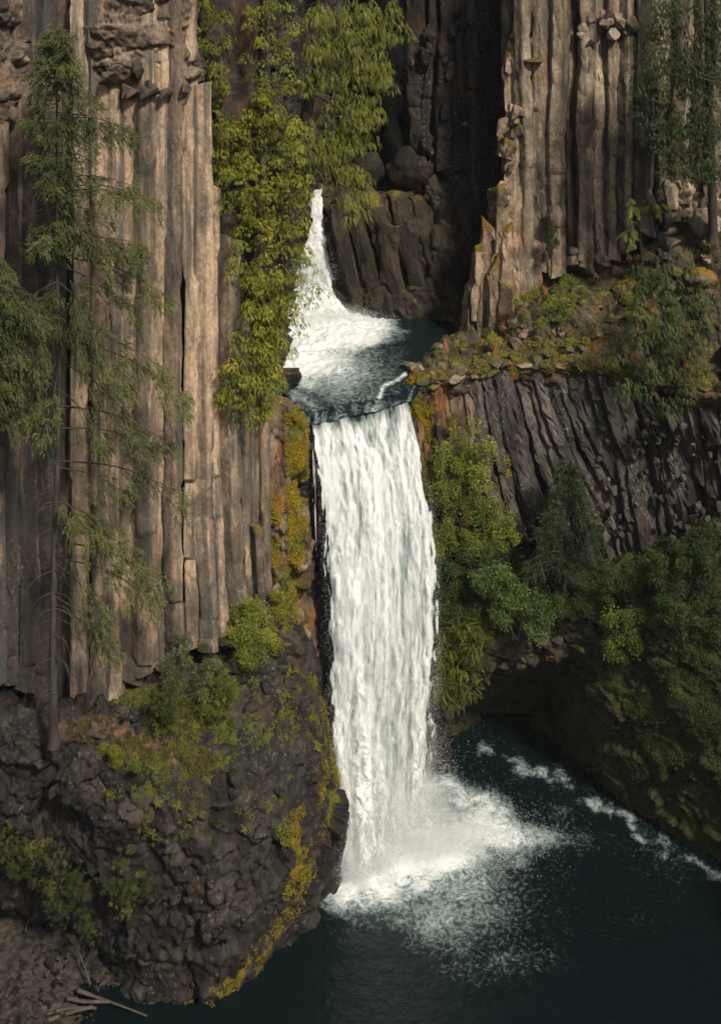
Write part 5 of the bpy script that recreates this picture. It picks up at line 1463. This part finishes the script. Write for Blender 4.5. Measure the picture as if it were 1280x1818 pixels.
shrub([(190, 1560), (235, 1490), (270, 1530), (262, 1620), (215, 1630)], 260, M['fern'], lambda x, y: 49.4, 'drooping grassy ferns on the front of the mound', rg, kind='fern', size=(.11, .22), tint=.08, clump=.5, stems=0, clumps=18)
# right shelf
rY = lambda x, y: float(np.interp(y, [480, 560, 650], [68.6, 66.4, 64.2]))
for poly, n, m, lab, s in [
    ([(912, 530), (955, 520), (960, 575), (915, 580)], 300, 'yellow', 'yellow green shrub on the mossy shelf under the lit pillars', .3),
    ([(940, 500), (1030, 490), (1060, 560), (960, 590)], 800, 'shrub', 'olive shrub in the middle of the mossy shelf', .45),
    ([(990, 610), (1045, 605), (1045, 645), (990, 645)], 260, 'yellow', 'pale yellow flowering shrub on the brink over the fan columns', .3),
    ([(860, 585), (882, 585), (880, 625), (862, 625)], 120, 'yellow', 'small bright green tuft on the rim near the upper pool', .2),
    ([(955, 390), (985, 390), (990, 450), (955, 450)], 220, 'deep_shrub', 'dark green bush growing out of the right column cliff', .25),
    ([(1100, 520), (1150, 500), (1180, 560), (1120, 600)], 420, 'shrub', 'green shrub behind the flat fronded young cedar', .4),
    ([(895, 820), (905, 800), (905, 845), (890, 840)], 60, 'yellow', 'tiny green sprig growing between the fan columns', .15),
    ([(790, 740), (806, 735), (806, 775), (790, 770)], 90, 'yellow', 'tiny fern hanging under the rim beside the tall fall', .18)]:
    shrub(poly, n, M[m], rY if poly[0][1] < 660 else (lambda x, y: 63.0), lab, rg, size=(.15, .26), tint=.5, clump=s, stems=2)

# ------------------------------------------------------------------ moss and small growth on the rock, driftwood
rg = np.random.default_rng(220)
def growth(name, src, polys, kind, mat, size, label, cat, tint=.5, minz=-.3, thr=-.12):
    Ps, Ns = [], []
    for poly, n in polys:
        p, q = on_sheet(src, poly, n, rg, minz); Ps.append(p); Ns.append(q)
    pos = np.concatenate(Ps); nor = np.concatenate(Ns)
    n = len(pos)
    up = nor + np.array([0, 0, .6]) + rg.normal(0, .25, (n, 3))
    # kit axis is +z for tufts: turn the frame so that z follows up
    R = frames(np.cross(up, rg.normal(size=(n, 3))), up)
    cl = fbm(pos * .9, 3, 77)
    keep = cl > thr
    return bake(name, kind, (pos + nor * .02)[keep], R[keep], rg.uniform(*size, n)[keep], (tint + .5 * cl + rg.normal(0, .12, n))[keep], mat, None, rg, label=label, cat=cat, kind='stuff')
growth('moss', 'fall_wall', [([(505, 735), (545, 740), (545, 960), (520, 1060), (510, 960), (508, 800)], 5200), ([(474, 880), (500, 880), (500, 1030), (474, 1030)], 1500), ([(480, 1030), (545, 1030), (545, 1240), (490, 1240)], 1100)], 'tiny', M['moss'], (.09, .17), 'golden moss on the rock strip left of the tall fall', 'moss', tint=.55)
growth('moss', 'wet_wall', [([(728, 700), (775, 695), (780, 900), (745, 880)], 3600)], 'tiny', M['moss'], (.09, .17), 'golden moss hanging right of the tall fall below the lip', 'moss', tint=.42)
growth('moss', 'rock_mound', [([(505, 1180), (560, 1200), (600, 1330), (608, 1480), (575, 1500), (560, 1380), (510, 1290)], 2600), ([(500, 1440), (545, 1430), (560, 1560), (510, 1620), (495, 1560)], 1500), ([(310, 1780), (400, 1740), (510, 1610), (540, 1600), (420, 1790), (330, 1815)], 900)], 'tiny', M['moss'], (.09, .17), 'yellow and orange moss running down the wet edge of the mound', 'moss', tint=.38, thr=.06)
growth('undergrowth', 'rock_mound', [([(200, 1230), (420, 1200), (420, 1350), (240, 1420)], 1500), ([(430, 1200), (560, 1200), (560, 1330), (430, 1330)], 300), ([(240, 1360), (520, 1360), (520, 1480), (240, 1500)], 160)], 'fern', M['fern'], (.14, .3), 'scattered small ferns and weeds on the mound', 'weeds', tint=.4)
growth('dry_grass', 'rock_mound', [([(100, 1290), (380, 1230), (380, 1380), (230, 1360)], 2600)], 'tuft', M['grass'], (.12, .26), 'dry brown grass on the ledge round the spruce foot', 'grass', tint=.45)
growth('undergrowth', 'rock_shelf', [([(800, 560), (1280, 420), (1280, 690), (860, 660), (740, 690)], 3600)], 'tiny', M['shrub'], (.12, .24), 'low green and yellow plants among the shelf rubble', 'weeds', tint=.45)
growth('moss', 'rock_shelf', [([(700, 690), (830, 600), (1000, 600), (1000, 660), (780, 690)], 2600), ([(1000, 440), (1280, 400), (1280, 680), (1000, 660)], 2200)], 'tiny', M['moss'], (.07, .14), 'orange and yellow moss coating the shelf stones', 'moss', tint=.62)
growth('undergrowth', 'overgrown_bank', [([(760, 830), (900, 940), (1290, 930), (1290, 1150), (1090, 1160), (1060, 1100), (900, 1130), (780, 1230)], 6500)], 'tiny', M['deep_shrub'], (.14, .28), 'dark leafy ground cover on the bank over the cave', 'weeds', tint=.4)
growth('moss', 'overgrown_bank', [([(1060, 1140), (1290, 1110), (1290, 1420), (1150, 1400), (1000, 1330), (1050, 1200)], 8000)], 'tiny', M['deep_shrub'], (.08, .17), 'dark moss blanket on the lower right wall', 'moss', tint=.5)

def log(name, pts, r0, r1, label, Y=None, mat='wood', cat='log', sides=8):
    C = catmull(np.array([P(*c) for c in pts]), 16)
    V, F = tube(C, np.linspace(r0, r1, 16) * (1 + .1 * np.sin(np.arange(16) * 1.9)), sides, 3, .3)
    n = len(V)
    V = np.concatenate([V, [C[0], C[-1]]])
    a = np.arange(sides); b = (a + 1) % sides
    tri = np.concatenate([F[:, [0, 1, 2]], F[:, [0, 2, 3]], np.stack([np.full(sides, n), a, b], -1), np.stack([np.full(sides, n + 1), n - sides + b, n - sides + a], -1)])
    return mesh_np(name, V, tri, M[mat], None, label=label, cat=cat)
log('driftwood_log', [(75, 1792, 50.3), (110, 1785, 50.4)], .16, .12, 'short splintered driftwood log at the front of the pile')
log('driftwood_log', [(85, 1812, 49.8), (130, 1796, 50.0), (165, 1788, 50.2)], .10, .07, 'bleached driftwood pole lowest in the pile by the water')
log('driftwood_log', [(78, 1803, 49.9), (125, 1790, 50.1), (172, 1790, 50.4)], .07, .06, 'grey driftwood pole second from the water')
log('driftwood_log', [(120, 1772, 50.7), (150, 1778, 50.6), (195, 1778, 50.7)], .09, .07, 'brown driftwood pole across the top of the pile')
log('driftwood_log', [(138, 1758, 51.0), (165, 1768, 50.9), (195, 1778, 50.75), (262, 1804, 50.2)], .09, .035, 'long thin driftwood pole reaching out over the water')
log('driftwood_branch', [(138, 1685, 52.6), (150, 1715, 52.0), (161, 1748, 51.4)], .035, .05, 'thin bare branch leaning from the gravel to the mound')
log('driftwood_branch', [(60, 1612, 54.2), (50, 1640, 53.6), (46, 1652, 53.2)], .03, .05, 'short bare branch in the shadow behind the gravel')
log('fallen_log', [(130, 1296, 50.9), (160, 1302, 50.8), (188, 1310, 50.7)], .14, .10, 'dark fallen log lying on the ledge beside the spruce foot', mat='bark')

# things of one kind share a group
for o in list(SC.objects):
    if o.parent or 'category' not in o or o.get('kind') in ('structure', 'stuff'): continue
    g = {'cedar_tree': 'cedars round the gorge', 'spruce_tree': 'tall spruces before the column cliff', 'cedar_sapling': 'young cedars on the right shelf', 'shrub': 'shrubs and ferns on the ledges', 'boulder': 'loose boulders', 'driftwood_log': 'driftwood pile at the gravel', 'driftwood_branch': 'driftwood pile at the gravel'}.get(o.name.split('.')[0])
    if g: o['group'] = g
